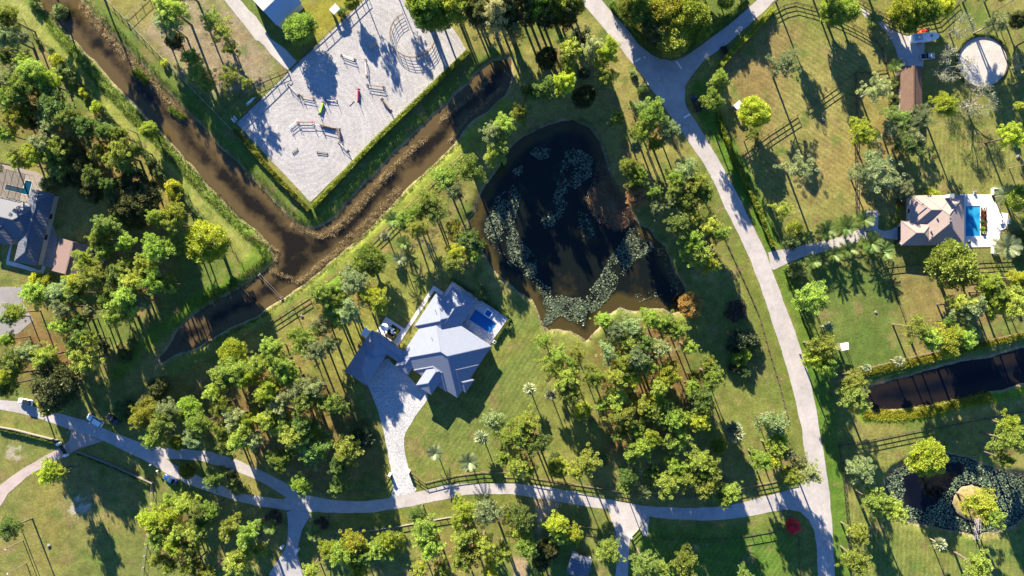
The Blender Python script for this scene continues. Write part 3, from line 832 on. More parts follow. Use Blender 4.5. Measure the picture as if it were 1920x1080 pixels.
def tufts(r, centres, radii, per, leaf, flat=0.8, updir=0.5):
    """clouds of leaves round each tuft centre"""
    C = []; N = []; T = []; Sz = []
    for c, R in zip(centres, radii):
        k = int(per * (R / np.mean(radii)) ** 2)
        d = r.normal(size=(k, 3)); d /= np.linalg.norm(d, axis=1, keepdims=True)
        rad = R * (0.45 + 0.55 * r.random((k, 1)) ** 0.5)
        p = c + d * rad * np.array([1, 1, flat])
        C.append(p); n = d + np.array([0, 0, updir]) + r.normal(size=(k, 3)) * 0.35
        N.append(n)
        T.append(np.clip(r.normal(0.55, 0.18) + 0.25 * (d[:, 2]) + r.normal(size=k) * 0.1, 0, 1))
        Sz.append(np.full(k, leaf))
    return np.concatenate(C), np.concatenate(N), np.concatenate(Sz), np.concatenate(T)

def limbs(mb, r, base, targets, r0):
    for t in targets:
        b = Vector(base) + Vector((0, 0, 0))
        t = Vector(t)
        mid = b.lerp(t, 0.55) + Vector((r.normal() * 0.25, r.normal() * 0.25, -0.25))
        mb.cyl(b, mid, r0, r0 * 0.65, 5, False); mb.cyl(mid, t, r0 * 0.65, r0 * 0.25, 5, False)

PROTO = {}
def pine(seed, sparse=1.0):
    r = np.random.default_rng(seed)
    mb = MB(); Ht = 11.5
    lean = r.normal(size=2) * 0.35
    pts = [Vector((0, 0, -0.3)), Vector((lean[0] * .3, lean[1] * .3, 4)), Vector((lean[0] * .8, lean[1] * .8, 8)), Vector((lean[0], lean[1], 10.6))]
    rad = [0.25, 0.20, 0.14, 0.06]
    for i in range(3): mb.cyl(pts[i], pts[i + 1], rad[i], rad[i + 1], 7, False)
    # boughs: each carries several tufts
    cent = []; radii = []
    nb = int(13 * sparse)
    ang = r.random() * 6.28
    for i in range(nb):
        ang += 2.4 + r.normal() * 0.35
        zb = 6.6 + 4.0 * (i / nb)
        reach = (3.5 - 2.1 * (i / nb)) * (0.65 + 0.5 * r.random())
        if r.random() < 0.18: reach *= 0.5
        end = Vector((lean[0] + math.cos(ang) * reach, lean[1] + math.sin(ang) * reach, zb + 0.5 + 0.8 * r.random()))
        st = Vector((lean[0] * .8, lean[1] * .8, zb - 0.5))
        limbs(mb, r, st, [end], 0.09)
        for k in range(15):
            t = 0.32 + 0.74 * r.random()
            c = st.lerp(end, t) + Vector((r.normal() * 0.66, r.normal() * 0.66, 0.25 + r.normal() * 0.36))
            cent.append(np.array(c)); radii.append(0.28 + 0.28 * r.random())
    for k in range(5):
        cent.append(np.array([lean[0] + r.normal() * 0.6, lean[1] + r.normal() * 0.6, 10.6 + r.random() * 0.7])); radii.append(0.6)
    C, N, Sz, T = tufts(r, cent, radii, 66, 0.25, 0.75, 0.5)
    return mb.mesh('pine_trunk'), leaf_mesh('pine_crown', C, N, Sz, T, 0.52, r), 9.3, 3.7

def broad(seed, Ht=7.5, cz=4.8, R=4.0, vz=2.7, n=190, per=75, leaf=0.29):
    r = np.random.default_rng(seed)
    mb = MB()
    mb.cyl((0, 0, -0.3), (0.1, 0, 2.2), 0.34, 0.26, 8, False)
    cent = []; radii = []
    lob = [(r.random() * 6.28, 0.75 + 0.35 * r.random()) for _ in range(6)]
    for k in range(n):
        d = r.normal(size=3); d /= np.linalg.norm(d); d[2] = abs(d[2]) * (1 if r.random() < 0.85 else -0.6)
        a = math.atan2(d[1], d[0])
        f = np.mean([1 + 0.16 * math.cos(3 * (a - q[0])) * q[1] for q in lob])
        rr = (0.66 + 0.38 * r.random()) * f
        cent.append(np.array([d[0] * R * rr * 0.86, d[1] * R * rr * 0.86, cz + d[2] * vz * rr])); radii.append(0.40 + 0.42 * r.random())
    limbs(mb, r, (0.1, 0, 2.1), [Vector(cent[i]) for i in range(0, n, 8)], 0.13)
    C, N, Sz, T = tufts(r, cent, radii, per, leaf, 0.85, 0.55)
    return mb.mesh('broadleaf_trunk'), leaf_mesh('broadleaf_crown', C, N, Sz, T, 0.6, r), cz, R

def shrub(seed):
    r = np.random.default_rng(seed)
    mb = MB()
    cent = []; radii = []
    for k in range(34):
        d = r.normal(size=3); d /= np.linalg.norm(d); d[2] = abs(d[2])
        cent.append(np.array([d[0] * 1.55, d[1] * 1.55, 0.8 + d[2] * 1.3]) * (0.75 + 0.3 * r.random())); radii.append(0.42 + 0.2 * r.random())
    for i in range(0, 34, 5): mb.cyl((0, 0, -0.1), cent[i], 0.06, 0.02, 5, False)
    C, N, Sz, T = tufts(r, cent, radii, 60, 0.27, 0.9, 0.4)
    return mb.mesh('shrub_stem'), leaf_mesh('shrub_foliage', C, N, Sz, T, 0.55, r), 1.3, 2.0

def plume(seed):
    """tall pale conifer with drooping plumes"""
    r = np.random.default_rng(seed)
    mb = MB(); mb.cyl((0, 0, -0.3), (0, 0, 13.5), 0.4, 0.05, 8, False)
    cent = []; radii = []
    ang = 0
    for i in range(46):
        ang += 2.4; f = i / 46
        reach = 5.0 * (1 - f) ** 0.8 * (0.75 + 0.35 * r.random()) + 0.3
        z = 4 + 9.5 * f
        end = Vector((math.cos(ang) * reach, math.sin(ang) * reach, z + 0.3))
        mb.cyl((0, 0, z - 0.6), end, 0.06, 0.02, 5, False)
        for k in range(5):
            t = 0.35 + 0.7 * (k / 4)
            cent.append(np.array([end.x * t + r.normal() * 0.2, end.y * t + r.normal() * 0.2, z + 0.4 + r.normal() * 0.2])); radii.append(0.42 + 0.12 * r.random())
    C, N, Sz, T = tufts(r, cent, radii, 34, 0.36, 0.8, 0.5)
    return mb.mesh('conifer_trunk'), leaf_mesh('conifer_crown', C, N, Sz, T, 0.4, r), 7.5, 4.8

def bare(seed):
    r = np.random.default_rng(seed)
    mb = MB(); tips = []
    def rec(p, d, L, w, k):
        q = p + d * L
        mb.cyl(p, q, w, w * 0.6, 5, False)
        if k == 0: tips.append(np.array(q)); return
        for _ in range(3 if k > 1 else 4):
            e = (d + Vector((r.normal() * 0.55, r.normal() * 0.55, r.normal() * 0.28))).normalized()
            rec(q, e, L * (0.62 + 0.2 * r.random()), w * 0.55, k - 1)
    mb.cyl((0, 0, -0.3), (0, 0, 2.0), 0.26, 0.2, 7, False)
    for a in range(5):
        t = a * 1.257 + r.normal() * 0.3
        rec(Vector((0, 0, 1.9)), Vector((math.cos(t), math.sin(t), 0.75)).normalized(), 2.0, 0.11, 3)
    n = len(tips); T0 = np.array(tips)
    idx = r.integers(0, n, 2600)
    C = T0[idx] + r.normal(size=(2600, 3)) * 0.35
    return mb.mesh('bare_trunk'), leaf_mesh('bare_twigs', C, r.normal(size=(2600, 3)), np.full(2600, 0.30), r.random(2600), 0.3, r), 4.6, 4.0

def frond(seed, L=2.6, droop=1.0, fan=False):
    """one palm frond along +x, base at the origin"""
    r = np.random.default_rng(seed)
    V = []; F = []; T = []
    n = 11
    pts = []
    for i in range(n):
        t = i / (n - 1)
        pts.append(Vector((L * (t - 0.18 * droop * t * t), 0, 0.75 * droop * (0.7 * t - 1.5 * t * t))))
    def tri(a, b, c, t):
        k = len(V); V.extend([tuple(a), tuple(b), tuple(c)]); F.append((k, k + 1, k + 2)); T.extend([t] * 3)
    for i in range(n - 1):
        w = 0.04
        a, b = pts[i], pts[i + 1]
        k = len(V); V.extend([(a.x, -w, a.z), (b.x, -w, b.z), (b.x, w, b.z), (a.x, w, a.z)]); F.append((k, k + 1, k + 2, k + 3)); T.extend([0.8] * 4)
        if i >= 1:
            t = i / (n - 1)
            ll = (0.62 * math.sin(math.pi * (0.12 + 0.8 * t))) * (L / 2.6)
            for s in (-1, 1):
                tip = a + Vector((ll * 0.75, s * ll, -0.16 * ll + 0.05))
                tri(a + Vector((-0.02, 0, 0)), a + Vector((0.20 * L / 2.6, 0, 0.0)), tip, 0.35 + 0.4 * r.random())
    me = bpy.data.meshes.new('frond'); me.from_pydata(V, [], F); me.update()
    at = me.attributes.new('tint', 'FLOAT', 'POINT'); at.data.foreach_set('value', np.array(T, np.float32))
    return me

def palmcrown(seed, nf=26, R=2.2, full=False):
    """whole palm head as one mesh, for the smaller palms"""
    r = np.random.default_rng(seed)
    me = bpy.data.meshes.new('palm_crown'); V = []; F = []; T = []
    src = [frond(seed + i, R * 1.12, 1.0) for i in range(3)]
    for k in range(nf):
        s = src[k % 3]; a = k * 2.399; tilt = 0.9 - 1.35 * (k / nf) + r.normal() * 0.1
        Mx = Matrix.Rotation(a, 4, 'Z') @ Matrix.Rotation(-tilt, 4, 'Y')
        b = len(V); V += [tuple(Mx @ v.co) for v in s.vertices]; F += [tuple(b + i for i in p.vertices) for p in s.polygons]
        T += [d.value for d in s.attributes['tint'].data]
    for s in src: bpy.data.meshes.remove(s)
    me.from_pydata(V, [], F); me.update()
    at = me.attributes.new('tint', 'FLOAT', 'POINT'); at.data.foreach_set('value', np.array(T, np.float32))
    return me

def fanhead(seed, R=2.0):
    """ball of stiff fan blades"""
    r = np.random.default_rng(seed); n = 420
    d = r.normal(size=(n, 3)); d[:, 2] = np.abs(d[:, 2]) * 0.8 - 0.25; d /= np.linalg.norm(d, axis=1, keepdims=True)
    L = R * (0.75 + 0.3 * r.random(n))
    return leaf_mesh('palm_crown', d * (L * 0.58)[:, None], d + r.normal(size=(n, 3)) * 0.12, L * 0.78, 0.35 + 0.5 * r.random(n), 0.17, r)

def build_protos():
    PROTO['pine'] = [pine(100 + i) for i in range(6)]
    PROTO['sparse'] = [pine(200 + i, 0.62) for i in range(3)]
    PROTO['broad'] = [broad(300 + i) for i in range(4)]
    PROTO['shrub'] = [shrub(400 + i) for i in range(3)]
    PROTO['plume'] = [plume(500 + i) for i in range(2)]
    PROTO['bare'] = [bare(600 + i) for i in range(2)]
    PROTO['palmhead'] = [palmcrown(700 + 7 * i) for i in range(3)]
    PROTO['fanhead'] = [fanhead(750 + 7 * i) for i in range(2)]
    PROTO['frond'] = [frond(800 + i, 2.9, 1.0) for i in range(3)]
    mb = MB(); mb.cyl((0, 0, -0.2), (0.05, 0, 2), 0.21, 0.17, 8, False); mb.cyl((0.05, 0, 2), (0, 0, 4), 0.17, 0.16, 8)
    PROTO['palmtrunk'] = mb.mesh('palm_trunk')

# kind, proto, material, bark, height factor, words
KINDS = {
    'p': ('pine_tree', 'pine', 'pine', 'bark', 1.0, 'pine tree', 'pine'),
    'q': ('pine_tree', 'pine', 'pinedark', 'bark', 0.95, 'dark green pine tree', 'pine'),
    'y': ('pine_tree', 'pine', 'bright', 'bark', 0.95, 'bright yellow-green pine tree', 'pine'),
    'g': ('pine_tree', 'sparse', 'silver', 'barkgrey', 0.95, 'thin grey-green pine tree', 'pine'),
    'v': ('pine_tree', 'sparse', 'pine', 'bark', 1.0, 'sparse pine tree', 'pine'),
    'T': ('pine_tree', 'pine', 'tan', 'bark', 0.7, 'tan autumn-coloured tree', 'tree'),
    'O': ('cypress_tree', 'broad', 'orange', 'bark', 0.7, 'orange autumn-coloured tree', 'tree'),
    'o': ('broadleaf_tree', 'broad', 'oak', 'bark', 1.0, 'rounded leafy tree', 'tree'),
    'w': ('broadleaf_tree', 'broad', 'bright', 'bark', 1.0, 'bright yellow-green leafy tree', 'tree'),
    'k': ('broadleaf_tree', 'broad', 'oakdark', 'bark', 1.1, 'dark leafy tree', 'tree'),
    'c': ('conifer_tree', 'plume', 'conifer', 'bark', 1.0, 'pale plumed conifer', 'tree'),
    'b': ('bare_tree', 'bare', 'greytwig', 'barkgrey', 1.0, 'nearly leafless grey tree', 'tree'),
    's': ('shrub', 'shrub', 'shrub', 'bark', 1.0, 'rounded green shrub', 'shrub'),
    't': ('shrub', 'shrub', 'shrubdark', 'bark', 1.0, 'dark rounded shrub', 'shrub'),
    'u': ('shrub', 'shrub', 'bright', 'bark', 1.0, 'bright yellow-green shrub', 'shrub'),
    'e': ('shrub', 'shrub', 'purple', 'bark', 0.7, 'low dark purplish shrub', 'shrub'),
    'C': ('shrub', 'shrub', 'croton', 'bark', 0.8, 'reddish mottled shrub', 'shrub'),
    'R': ('shrub', 'shrub', 'red', 'bark', 0.9, 'bright red shrub', 'shrub'),
    'f': ('palm_tree', 'fanhead', 'fan', 'palmbark', 1.0, 'round-headed pale palm', 'palm'),
    'd': ('palm_tree', 'frond', 'palm', 'palmbark', 1.0, 'feathery palm', 'palm'),
    'D': ('palm_tree', 'frond', 'palmpale', 'palmbark', 1.0, 'large pale feathery palm', 'palm'),
}
TREES = {
    (0, 0): "60,130,90p 40,260,95p 175,285,52f 60,440,70p 180,440,80p 70,580,120p 230,560,120p 340,610,95p 420,450,55u 485,520,55s 545,600,40s 640,690,45u 720,800,48u 285,315,22s 380,380,26s 60,720,100p 170,670,100p 420,790,150p 510,880,90p 100,880,110p 250,890,95k 360,960,85p 40,1000,80p 340,1060,85p 640,970,100q 790,1000,80p 890,1020,80p 1120,975,62o 1280,60,130p 1265,180,100p 1320,310,62k 1600,140,80v 1640,240,95v 1430,420,70p 1465,560,95p 1545,620,70p 1700,570,80v 1230,465,28u 420,70,60s 250,15,50s 1720,370,55v 1850,620,55v",
    (480, 0): "330,215,112o 1290,90,140o 1400,150,85o 1240,20,110o 1510,60,115o 1610,30,95q 1800,150,155c 1880,30,120c 640,90,40s 720,20,55o 1760,1000,85p 1860,925,90p 1680,120,100k 1850,120,100k",  # dark trees closing this row: unseen understory, added to shade the ground below
    (960, 0): "100,85,100k 260,115,90k 400,115,80k 200,50,110o 330,50,110o 450,50,85o 20,250,70c 520,250,72t 420,390,105p 260,450,90k 610,370,75p 730,390,90p 710,560,80p 400,610,85y 250,680,105p 430,530,65p 540,550,48t 540,730,85k 60,830,70p 120,690,60q 780,890,75p 960,810,85p 1060,880,120p 1000,980,100p 1180,990,80p 990,670,45s 905,555,26s 1000,90,125o 1150,110,140w 1320,110,140w 1210,270,140o 1080,230,105k 1390,220,90o 880,50,85o 1600,5,60o 1560,600,82p 1520,740,92p 1810,850,105w 1820,1010,55v 1590,370,28e",  # dark trees opening this row are hidden under taller crowns, added for their shadow
    (1440, 0): "140,490,105g 490,90,105o 590,80,90o 790,150,62d 1010,80,110w 1160,60,115w 1050,190,65o 1300,50,85w 1440,200,85b 1720,150,75g 1870,150,65k 960,490,55d 840,650,105g 960,620,50s 960,740,45s 1330,770,98y 1390,480,105b 1570,750,105b 1900,480,55b 710,1000,108y 980,880,100q 940,980,105g 1150,890,95g 1080,1010,95g 1840,1010,85y 1895,790,40p",
    (0, 270): "270,60,95p 390,50,115p 430,170,85q 125,100,70v 200,150,50v 560,60,85k 640,180,95k 760,60,80p 880,70,115p 950,160,85q 1010,30,75p 480,260,70k 600,270,70k 710,240,80q 690,350,85k 830,300,70q 910,370,105k 1010,310,105k 1070,430,125k 950,480,115k 1130,360,80k 1010,560,90k 1300,340,70u 1310,500,100p 1170,560,70p 1290,600,85p 350,310,60s 790,620,85p 750,710,85p 770,790,70p 930,740,70p 1190,790,105p 1280,760,75p 1560,740,145w 640,880,90p 585,1015,75p 690,970,105p 860,980,105p 950,900,70p 1100,920,90p 1010,1040,90p 1170,1020,95p 1260,1050,70p 265,1010,55u 360,1015,45u 1130,130,40s 1190,210,40s",
    (480, 270): "1800,40,95p 1610,180,98p 1400,240,115p 1500,340,80p 1290,430,110p 1200,500,85p 1340,510,85p 1140,570,85p 1210,640,75p 1030,570,62d 970,690,45f 1110,740,58d 1080,860,52D 1280,740,90b 1500,640,75y 1570,710,95q 1500,820,80p 1470,910,85p 1650,830,60p 1670,750,60q 850,880,120o 720,1010,110p 610,1060,70p",
    (960, 270): "930,30,52f 880,170,78p 960,230,70p 920,290,70p 940,410,92T 1070,350,58p 1100,480,70p 1190,420,62p 1220,250,80p 1320,200,100p 1250,340,85p 1380,300,90p 1310,410,85p 1420,370,85p 1240,600,90p 1360,530,80p 1490,600,98p 1550,680,85p 1340,740,90p 1420,810,98p 1500,890,78p 1060,10,60p",
    (1440, 270): "240,160,108g 120,480,62v 840,180,150g 700,240,90g 920,260,95g 1040,330,80g 1020,10,120q 200,640,70u 180,720,65s 300,700,52d 440,650,82d 580,620,90d 720,570,75d 340,880,62d 220,950,72s 490,830,65d 600,790,72d 770,740,92d 860,800,85d 1370,910,175o 1785,380,82D 1880,420,95o 1890,700,60s 1790,770,98D 1660,1060,90y 1890,1000,70y",
    (0, 540): "250,60,98p 130,180,80p 50,220,62p 440,50,90p 560,40,95p 480,140,95p 670,170,62p 820,90,88p 930,50,105p 960,140,88p 870,220,88p 1060,90,88p 470,270,78p 570,240,70q 580,370,92p 660,390,60p 650,530,108p 550,500,60p 765,440,50t 50,380,62p 90,530,108p 210,470,90p 330,500,98p 60,650,108p 40,725,90q 450,730,165k 375,855,80y 345,910,55p 400,640,70k 930,510,55s 990,420,40s 1210,740,78k 930,910,80s 1760,480,105w 1750,620,108p 1660,680,90p 1850,680,88p 1900,560,62p 1600,800,90p 1650,880,80p 1420,910,88o 1250,930,88p 1130,880,80k 1080,980,108y 1200,1010,105p 1480,1030,90p 1740,980,108p 1850,1010,88p 1660,1060,78p",
    (480, 540): "470,50,90p 610,70,90p 550,150,98p 700,190,108p 590,220,90p 500,270,80p 900,70,110p 820,70,75p 340,400,105p 440,450,90p 530,420,80p 290,340,62p 120,440,92p 50,570,95p 160,550,105p 230,630,90p 110,760,108p 170,860,108p 50,830,80p 270,680,88p 330,780,98p 340,870,98p 440,770,90p 490,850,80p 600,880,90p 80,1000,98p 200,1020,105p 330,1030,105p 420,1060,70p 780,1060,80s 1760,990,80p 1690,40,52s 1900,290,26s",
    (960, 540): "700,260,80p 760,330,80p 900,290,98p 1050,250,98p 1150,290,90p 1240,340,80p 1330,430,75p 880,400,98p 1000,400,90q 1100,460,98p 960,530,108p 850,560,98p 720,480,90g 620,660,80p 780,680,90p 890,660,98y 1000,600,90p 1180,640,108y 1120,740,80p 760,830,108p 680,890,60p 830,950,105p 900,1030,98p 1080,830,90p 1150,890,95p 1060,950,90p 1190,1000,95p 1000,880,80p 1280,960,80p 1400,810,90p 1360,740,60p 1450,910,80p 1420,1010,80p 1490,640,88p 1480,560,62p 1370,660,52p 250,400,62v 330,490,80v 300,580,80v 440,560,80v 500,500,62v 390,680,98p 440,780,90p 530,930,72u 130,755,52f 290,800,50f 100,1040,98p 1340,130,92O 1680,170,78e 1690,400,80t 1790,380,70t 1720,520,62u 1740,630,50s 1660,600,40t 1830,440,48s 1660,1060,72f 1900,1000,42p",
    (1440, 540): "320,60,108p 380,100,62p 455,290,42f 400,430,105p 350,520,80p 450,590,90p 640,700,80p 620,820,108p 690,880,75p 740,600,36f 980,550,46f 1110,290,95v 1230,370,98p 1370,400,125y 1490,370,95p 1370,260,45p 1540,170,115p 1450,130,78p 1700,130,130y 1840,130,108p 1720,30,100p 1890,40,85p 60,1000,98p 1830,1030,108y",
    (0, 810): "380,320,95y 450,310,42p 1410,290,52o 1610,370,78p 1780,410,66s 1720,320,42t 1170,60,100p 1330,80,52o 1440,70,80p 1690,110,98p 1810,60,105p 1900,40,80p 1280,500,62p 1130,680,98y 1270,660,98p 1380,560,80p 1480,620,90p 1560,590,80p 1330,750,90p 1470,760,98p 1180,800,98p 1290,860,88p 1420,880,80p 1700,720,92p 1840,770,90p 1850,880,80p 1780,980,90p 1430,1000,80p 1280,1010,62p 1180,960,62p 50,740,82p 1560,1060,78p",
    (480, 810): "310,40,108p 440,160,108p 170,210,88p 250,150,62p 700,150,108p 640,250,90p 760,130,70p 640,400,90q 330,410,82p 800,50,88t 1340,155,60D 1595,225,75D 1690,40,60f 1900,60,98p 1850,180,72p 110,710,58d 440,760,60d 130,650,58e 490,690,50e 30,880,62p 530,870,80p 720,820,98p 650,930,108p 820,940,72p 900,880,88p 980,820,95p 400,1040,72p 780,1040,70p 1280,740,115p 1220,620,62p 1330,880,98p 1540,600,98p 1750,610,115p 1560,800,98p 1600,900,108p 1520,970,80p 1700,850,78p 1780,960,60u 1840,900,72p 1880,640,62p 1230,1040,80p 1400,1050,72p 1750,1060,72p",
    (960, 810): "70,70,108p 180,80,98p 60,230,98p 120,280,62p 320,190,46s 350,260,70o 560,250,90p 480,290,72p 690,210,42s 950,90,105p 1060,50,88p 1230,50,95p 810,10,62p 870,350,72p 850,410,60p 990,450,70g 1060,300,62q 1140,400,98p 1230,270,88p 1310,330,95p 1400,240,98p 1490,310,108p 1470,420,105p 1620,440,80p 1600,520,60p 1550,100,56o 1680,20,70f 1870,200,90p 80,640,108p 60,760,90p 110,850,98p 330,700,88p 370,770,70p 465,750,66y 715,710,46s 720,910,112p 1000,1000,90p 1290,1000,108p 1110,1045,70p 1750,1065,62p 260,890,80k 220,970,70k",
    (1440, 810): "90,50,90p 60,130,88p 150,160,62p 30,230,62p 190,340,90p 300,320,88p 250,230,62p 700,300,118p 1190,190,118w 820,540,105p 930,600,90p 680,770,92p 690,970,98p 1285,840,56f 1600,540,115y 1690,640,82p 1600,1020,125p 1820,70,108p 1780,200,62p 195,710,55R",
}
# trees just above the frame, whose shadows reach into it
OFF = "250,-30,90p 340,-25,100p 655,-70,60v 725,-60,60v 845,-30,100p 880,-35,110o 930,-30,110o 980,-30,120o 1030,-35,120o 1070,-25,90o 1180,-40,110p 1240,-60,110o 1320,-50,110o 1390,-40,100o 1480,-25,90p 1560,-35,100p 1640,-30,90o 1850,-25,95p 1900,-30,95p 1960,60,90p 1950,140,85p 1955,480,90o 150,-35,100p 60,-30,100p -20,150,95p -20,300,90p"

REGIONS = [
    (30, 60, 'at the top left corner'), (95, 150, 'on the left beside the grassy berm'), (60, 230, 'above the pool-cage house'), (170, 240, 'left of the berm fence'), (330, 30, 'in the bare yard above the brown canal'),
    (390, 120, 'in the bare yard beside the shell track'), (560, 50, 'by the blue metal barn roof'), (830, 30, 'at the top corner of the riding arena'), (930, 40, 'between the arena and the road'),
    (230, 330, 'in the dark wood by the pool-cage house'), (330, 390, 'behind the berm fence bend'), (110, 300, 'over the pool cage'), (200, 450, 'beside the brown carport barn'), (150, 520, 'below the brown carport barn'),
    (290, 490, 'in the wood at the canal bend'), (60, 580, 'over the shaded left drive'), (230, 570, 'in the wood above the canal arm'), (140, 650, 'in the straw-floored pine wood'), (60, 690, 'in the pine wood by the white car'),
    (110, 730, 'over the road by the white car'), (290, 760, 'near the white pickup'), (440, 690, 'below the canal-side fence'), (540, 760, 'in the grove left of the paver driveway'), (400, 790, 'in the grove above the split road'),
    (600, 640, 'left of the garage wing'), (640, 560, 'beside the canal-side rail fence'), (690, 500, 'under the canal-side fence end'), (780, 400, 'along the canal bank above the pond'), (860, 470, 'at the left tip of the lily pond'),
    (920, 260, 'on the strip above the lily pond'), (1040, 150, 'in the shaded grove above the lily pond'), (1140, 110, 'left of the road junction'), (1210, 230, 'right of the pond top'), (1250, 60, 'on the wedge above the road junction'),
    (1340, 170, 'beside the black van'), (1300, 370, 'between the pond and the curving road'), (1330, 480, 'on the road side below the pond'), (1200, 350, 'by the pond reed spit'), (1080, 690, 'on the lawn left of the big grove'),
    (1200, 620, 'in the upper half of the big grove'), (1190, 730, 'in the middle of the big grove'), (1220, 790, 'in the lower half of the big grove'), (1320, 720, 'on the right edge of the big grove'), (1390, 640, 'in the round bed near the road'),
    (960, 850, 'in the clump below the house lawn'), (1080, 870, 'along the fence below the big grove'), (1300, 900, 'over the bottom road fence'), (1460, 850, 'inside the bottom road corner'), (1000, 980, 'below the sandy track'),
    (700, 840, 'beside the paver driveway'), (560, 860, 'above the road fork'), (410, 900, 'on the grass island of the split road'), (330, 1000, 'in the bottom left grove'), (430, 1020, 'on the right of the bottom left grove'),
    (520, 990, 'at the grey paved entrance'), (680, 1030, 'in the bottom grove by the entrance'), (860, 1010, 'in the bottom grove under the road bend'), (1150, 1040, 'by the flaring concrete drive'), (1290, 1060, 'on the bottom edge lawn'),
    (90, 900, 'by the brick driveway gate'), (20, 1000, 'at the bottom left corner'), (1500, 130, 'in the top right paddock'), (1580, 20, 'at the paddock top fence'), (1700, 20, 'over the trailer yard'), (1800, 60, 'by the round pen top'),
    (1790, 170, 'beside the round pen'), (1690, 230, 'below the brown-roofed barn'), (1650, 310, 'in the field above the tan house'), (1500, 320, 'in the paddock beside the hedge'), (1540, 440, 'above the palm drive'),
    (1600, 480, 'below the palm drive'), (1780, 500, 'below the tan house'), (1890, 400, 'beside the white pool deck'), (1890, 470, 'at the pool deck corner'), (1520, 560, 'along the road hedge'), (1550, 680, 'at the dark canal end'),
    (1600, 740, 'over the dark canal end'), (1760, 630, 'on the paddock above the dark canal'), (1860, 570, 'in the right edge grove'), (1880, 810, 'by the lower right fence'), (1610, 900, 'in the lower right paddock'),
    (1750, 880, 'over the small round pond'), (1840, 950, 'on the sandy islet'), (1620, 1030, 'along the lower right fence line'), (1790, 1040, 'below the small round pond'), (1488, 990, 'at the fence corner by the road'), (1295, 573, 'on the pond bank'),
    (1385, 580, 'beside the road below the pond'), (1920, 20, 'at the top right corner'), (830, 840, 'on the lawn beside the paver driveway'), (740, 460, 'on the slope beside the canal-side fence'),
]
ORD = ['first', 'second', 'third', 'fourth', 'fifth', 'sixth', 'seventh', 'eighth', 'ninth', 'tenth', 'eleventh', 'twelfth', 'thirteenth', 'fourteenth', 'fifteenth', 'sixteenth', 'seventeenth', 'eighteenth', 'nineteenth', 'twentieth']

def parse_trees():
    L = []
    for (ox, oy), s in TREES.items():
        for tok in s.split():
            a, b, c = tok.split(',')
            L.append([ox + float(a) / 4, oy + float(b) / 4, float(c[:-1]) / 4, c[-1]])
    # neighbouring outlines that are one crown: keep the larger
    L.sort(key=lambda t: -t[2])
    keep = []
    for t in L:
        ok = True
        if t[3] in 'pqyv':
            for k in keep:
                if k[3] in 'pqyv' and math.hypot(k[0] - t[0], k[1] - t[1]) < 0.62 * k[2]:
                    ok = False; break
        if ok: keep.append(t)
    off = []
    for tok in OFF.split():
        a, b, c = tok.split(',')
        off.append([float(a), float(b), float(c[:-1]) / 4, c[-1], True])
    return keep, off

def plant(t, k, label=None, group=None):
    x, y, r, ty = t[:4]
    name, proto, mt, bark, hf, words, cat = KINDS[ty]
    rr = random.Random(int(x * 13 + y * 7))
    Rm = r * S
    if ty == 'p':
        q_ = rr.random()
        mt = 'silver' if q_ < 0.12 else 'pinedark' if q_ < 0.24 else 'oak' if q_ < 0.45 else 'bright' if q_ > 0.90 else mt
    if proto in ('pine', 'sparse', 'broad', 'plume', 'bare', 'shrub'):
        tm, cm, cz, R0 = rr.choice(PROTO[proto])
        s = Rm / R0 * rr.uniform(1.07, 1.26)
        if proto in ('pine', 'sparse'): sz = hf * (0.66 + 0.50 * min(1.3, s)) * rr.uniform(0.9, 1.1)
        elif proto == 'shrub': sz = s * hf * rr.uniform(0.85, 1.1)
        else: sz = hf * (0.42 + 0.62 * s) * rr.uniform(0.92, 1.08)
        if y < 60 and 740 < x < 1110 and proto in ('broad', 'plume'): sz *= 1.9 if proto == 'broad' else 1.45
        elif y < 200 and 960 < x < 1160: sz *= 1.25
        if (340 < x < 490 and y < 170) or (815 < x < 915 and 395 < y < 515): sz *= 0.6
        elif 740 < x < 870 and 285 < y < 420: sz *= 0.72
        elif proto in ('pine', 'sparse') and 1590 < x < 1770 and 200 < y < 380: sz *= 0.55
        elif 600 < x < 735 and 460 < y < 610: sz *= 0.75
        elif 540 < x < 585 and y < 70: sz *= 0.72
        b = P(x, y, cz * sz)
        z0 = gz(b.x, b.y)
        e = thing(name, label or words, cat, (b.x, b.y, z0), rr.uniform(0, 6.28), group)
        e.scale = (s, s * rr.uniform(0.9, 1.1), sz)
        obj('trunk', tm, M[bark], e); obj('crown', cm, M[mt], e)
    else:
        ht = {'f': 4.6, 'd': 3.4, 'D': 4.4}[ty] * (0.6 + 0.4 * min(1.3, r / 14)) * rr.uniform(0.9, 1.1)
        if t[0] > 1440 and ty == 'd': ht *= 0.8
        b = P(x, y, ht); z0 = gz(b.x, b.y)
        e = thing(name, label or words, cat, (b.x, b.y, z0), rr.uniform(0, 6.28), group)
        tr = obj('trunk', PROTO['palmtrunk'], M[bark], e); tr.scale = (1, 1, ht / 4)
        if proto == 'frond' and r > 12:
            nf = 24; s = Rm / 2.45
            for i in range(nf):
                f = obj('frond', PROTO['frond'][i % 3], M[mt], e, loc=(0, 0, ht - 0.05))
                f.rotation_euler = (0, -(0.95 - 1.3 * i / nf + rr.uniform(-0.1, 0.1)), i * 2.399 + rr.uniform(-0.2, 0.2))
                f.scale = (s, s, s)
        else:
            c = obj('crown', rr.choice(PROTO['fanhead' if ty == 'f' else 'palmhead']), M[mt], e, loc=(0, 0, ht)); s = Rm / 2.0; c.scale = (s, s, s)
    return e

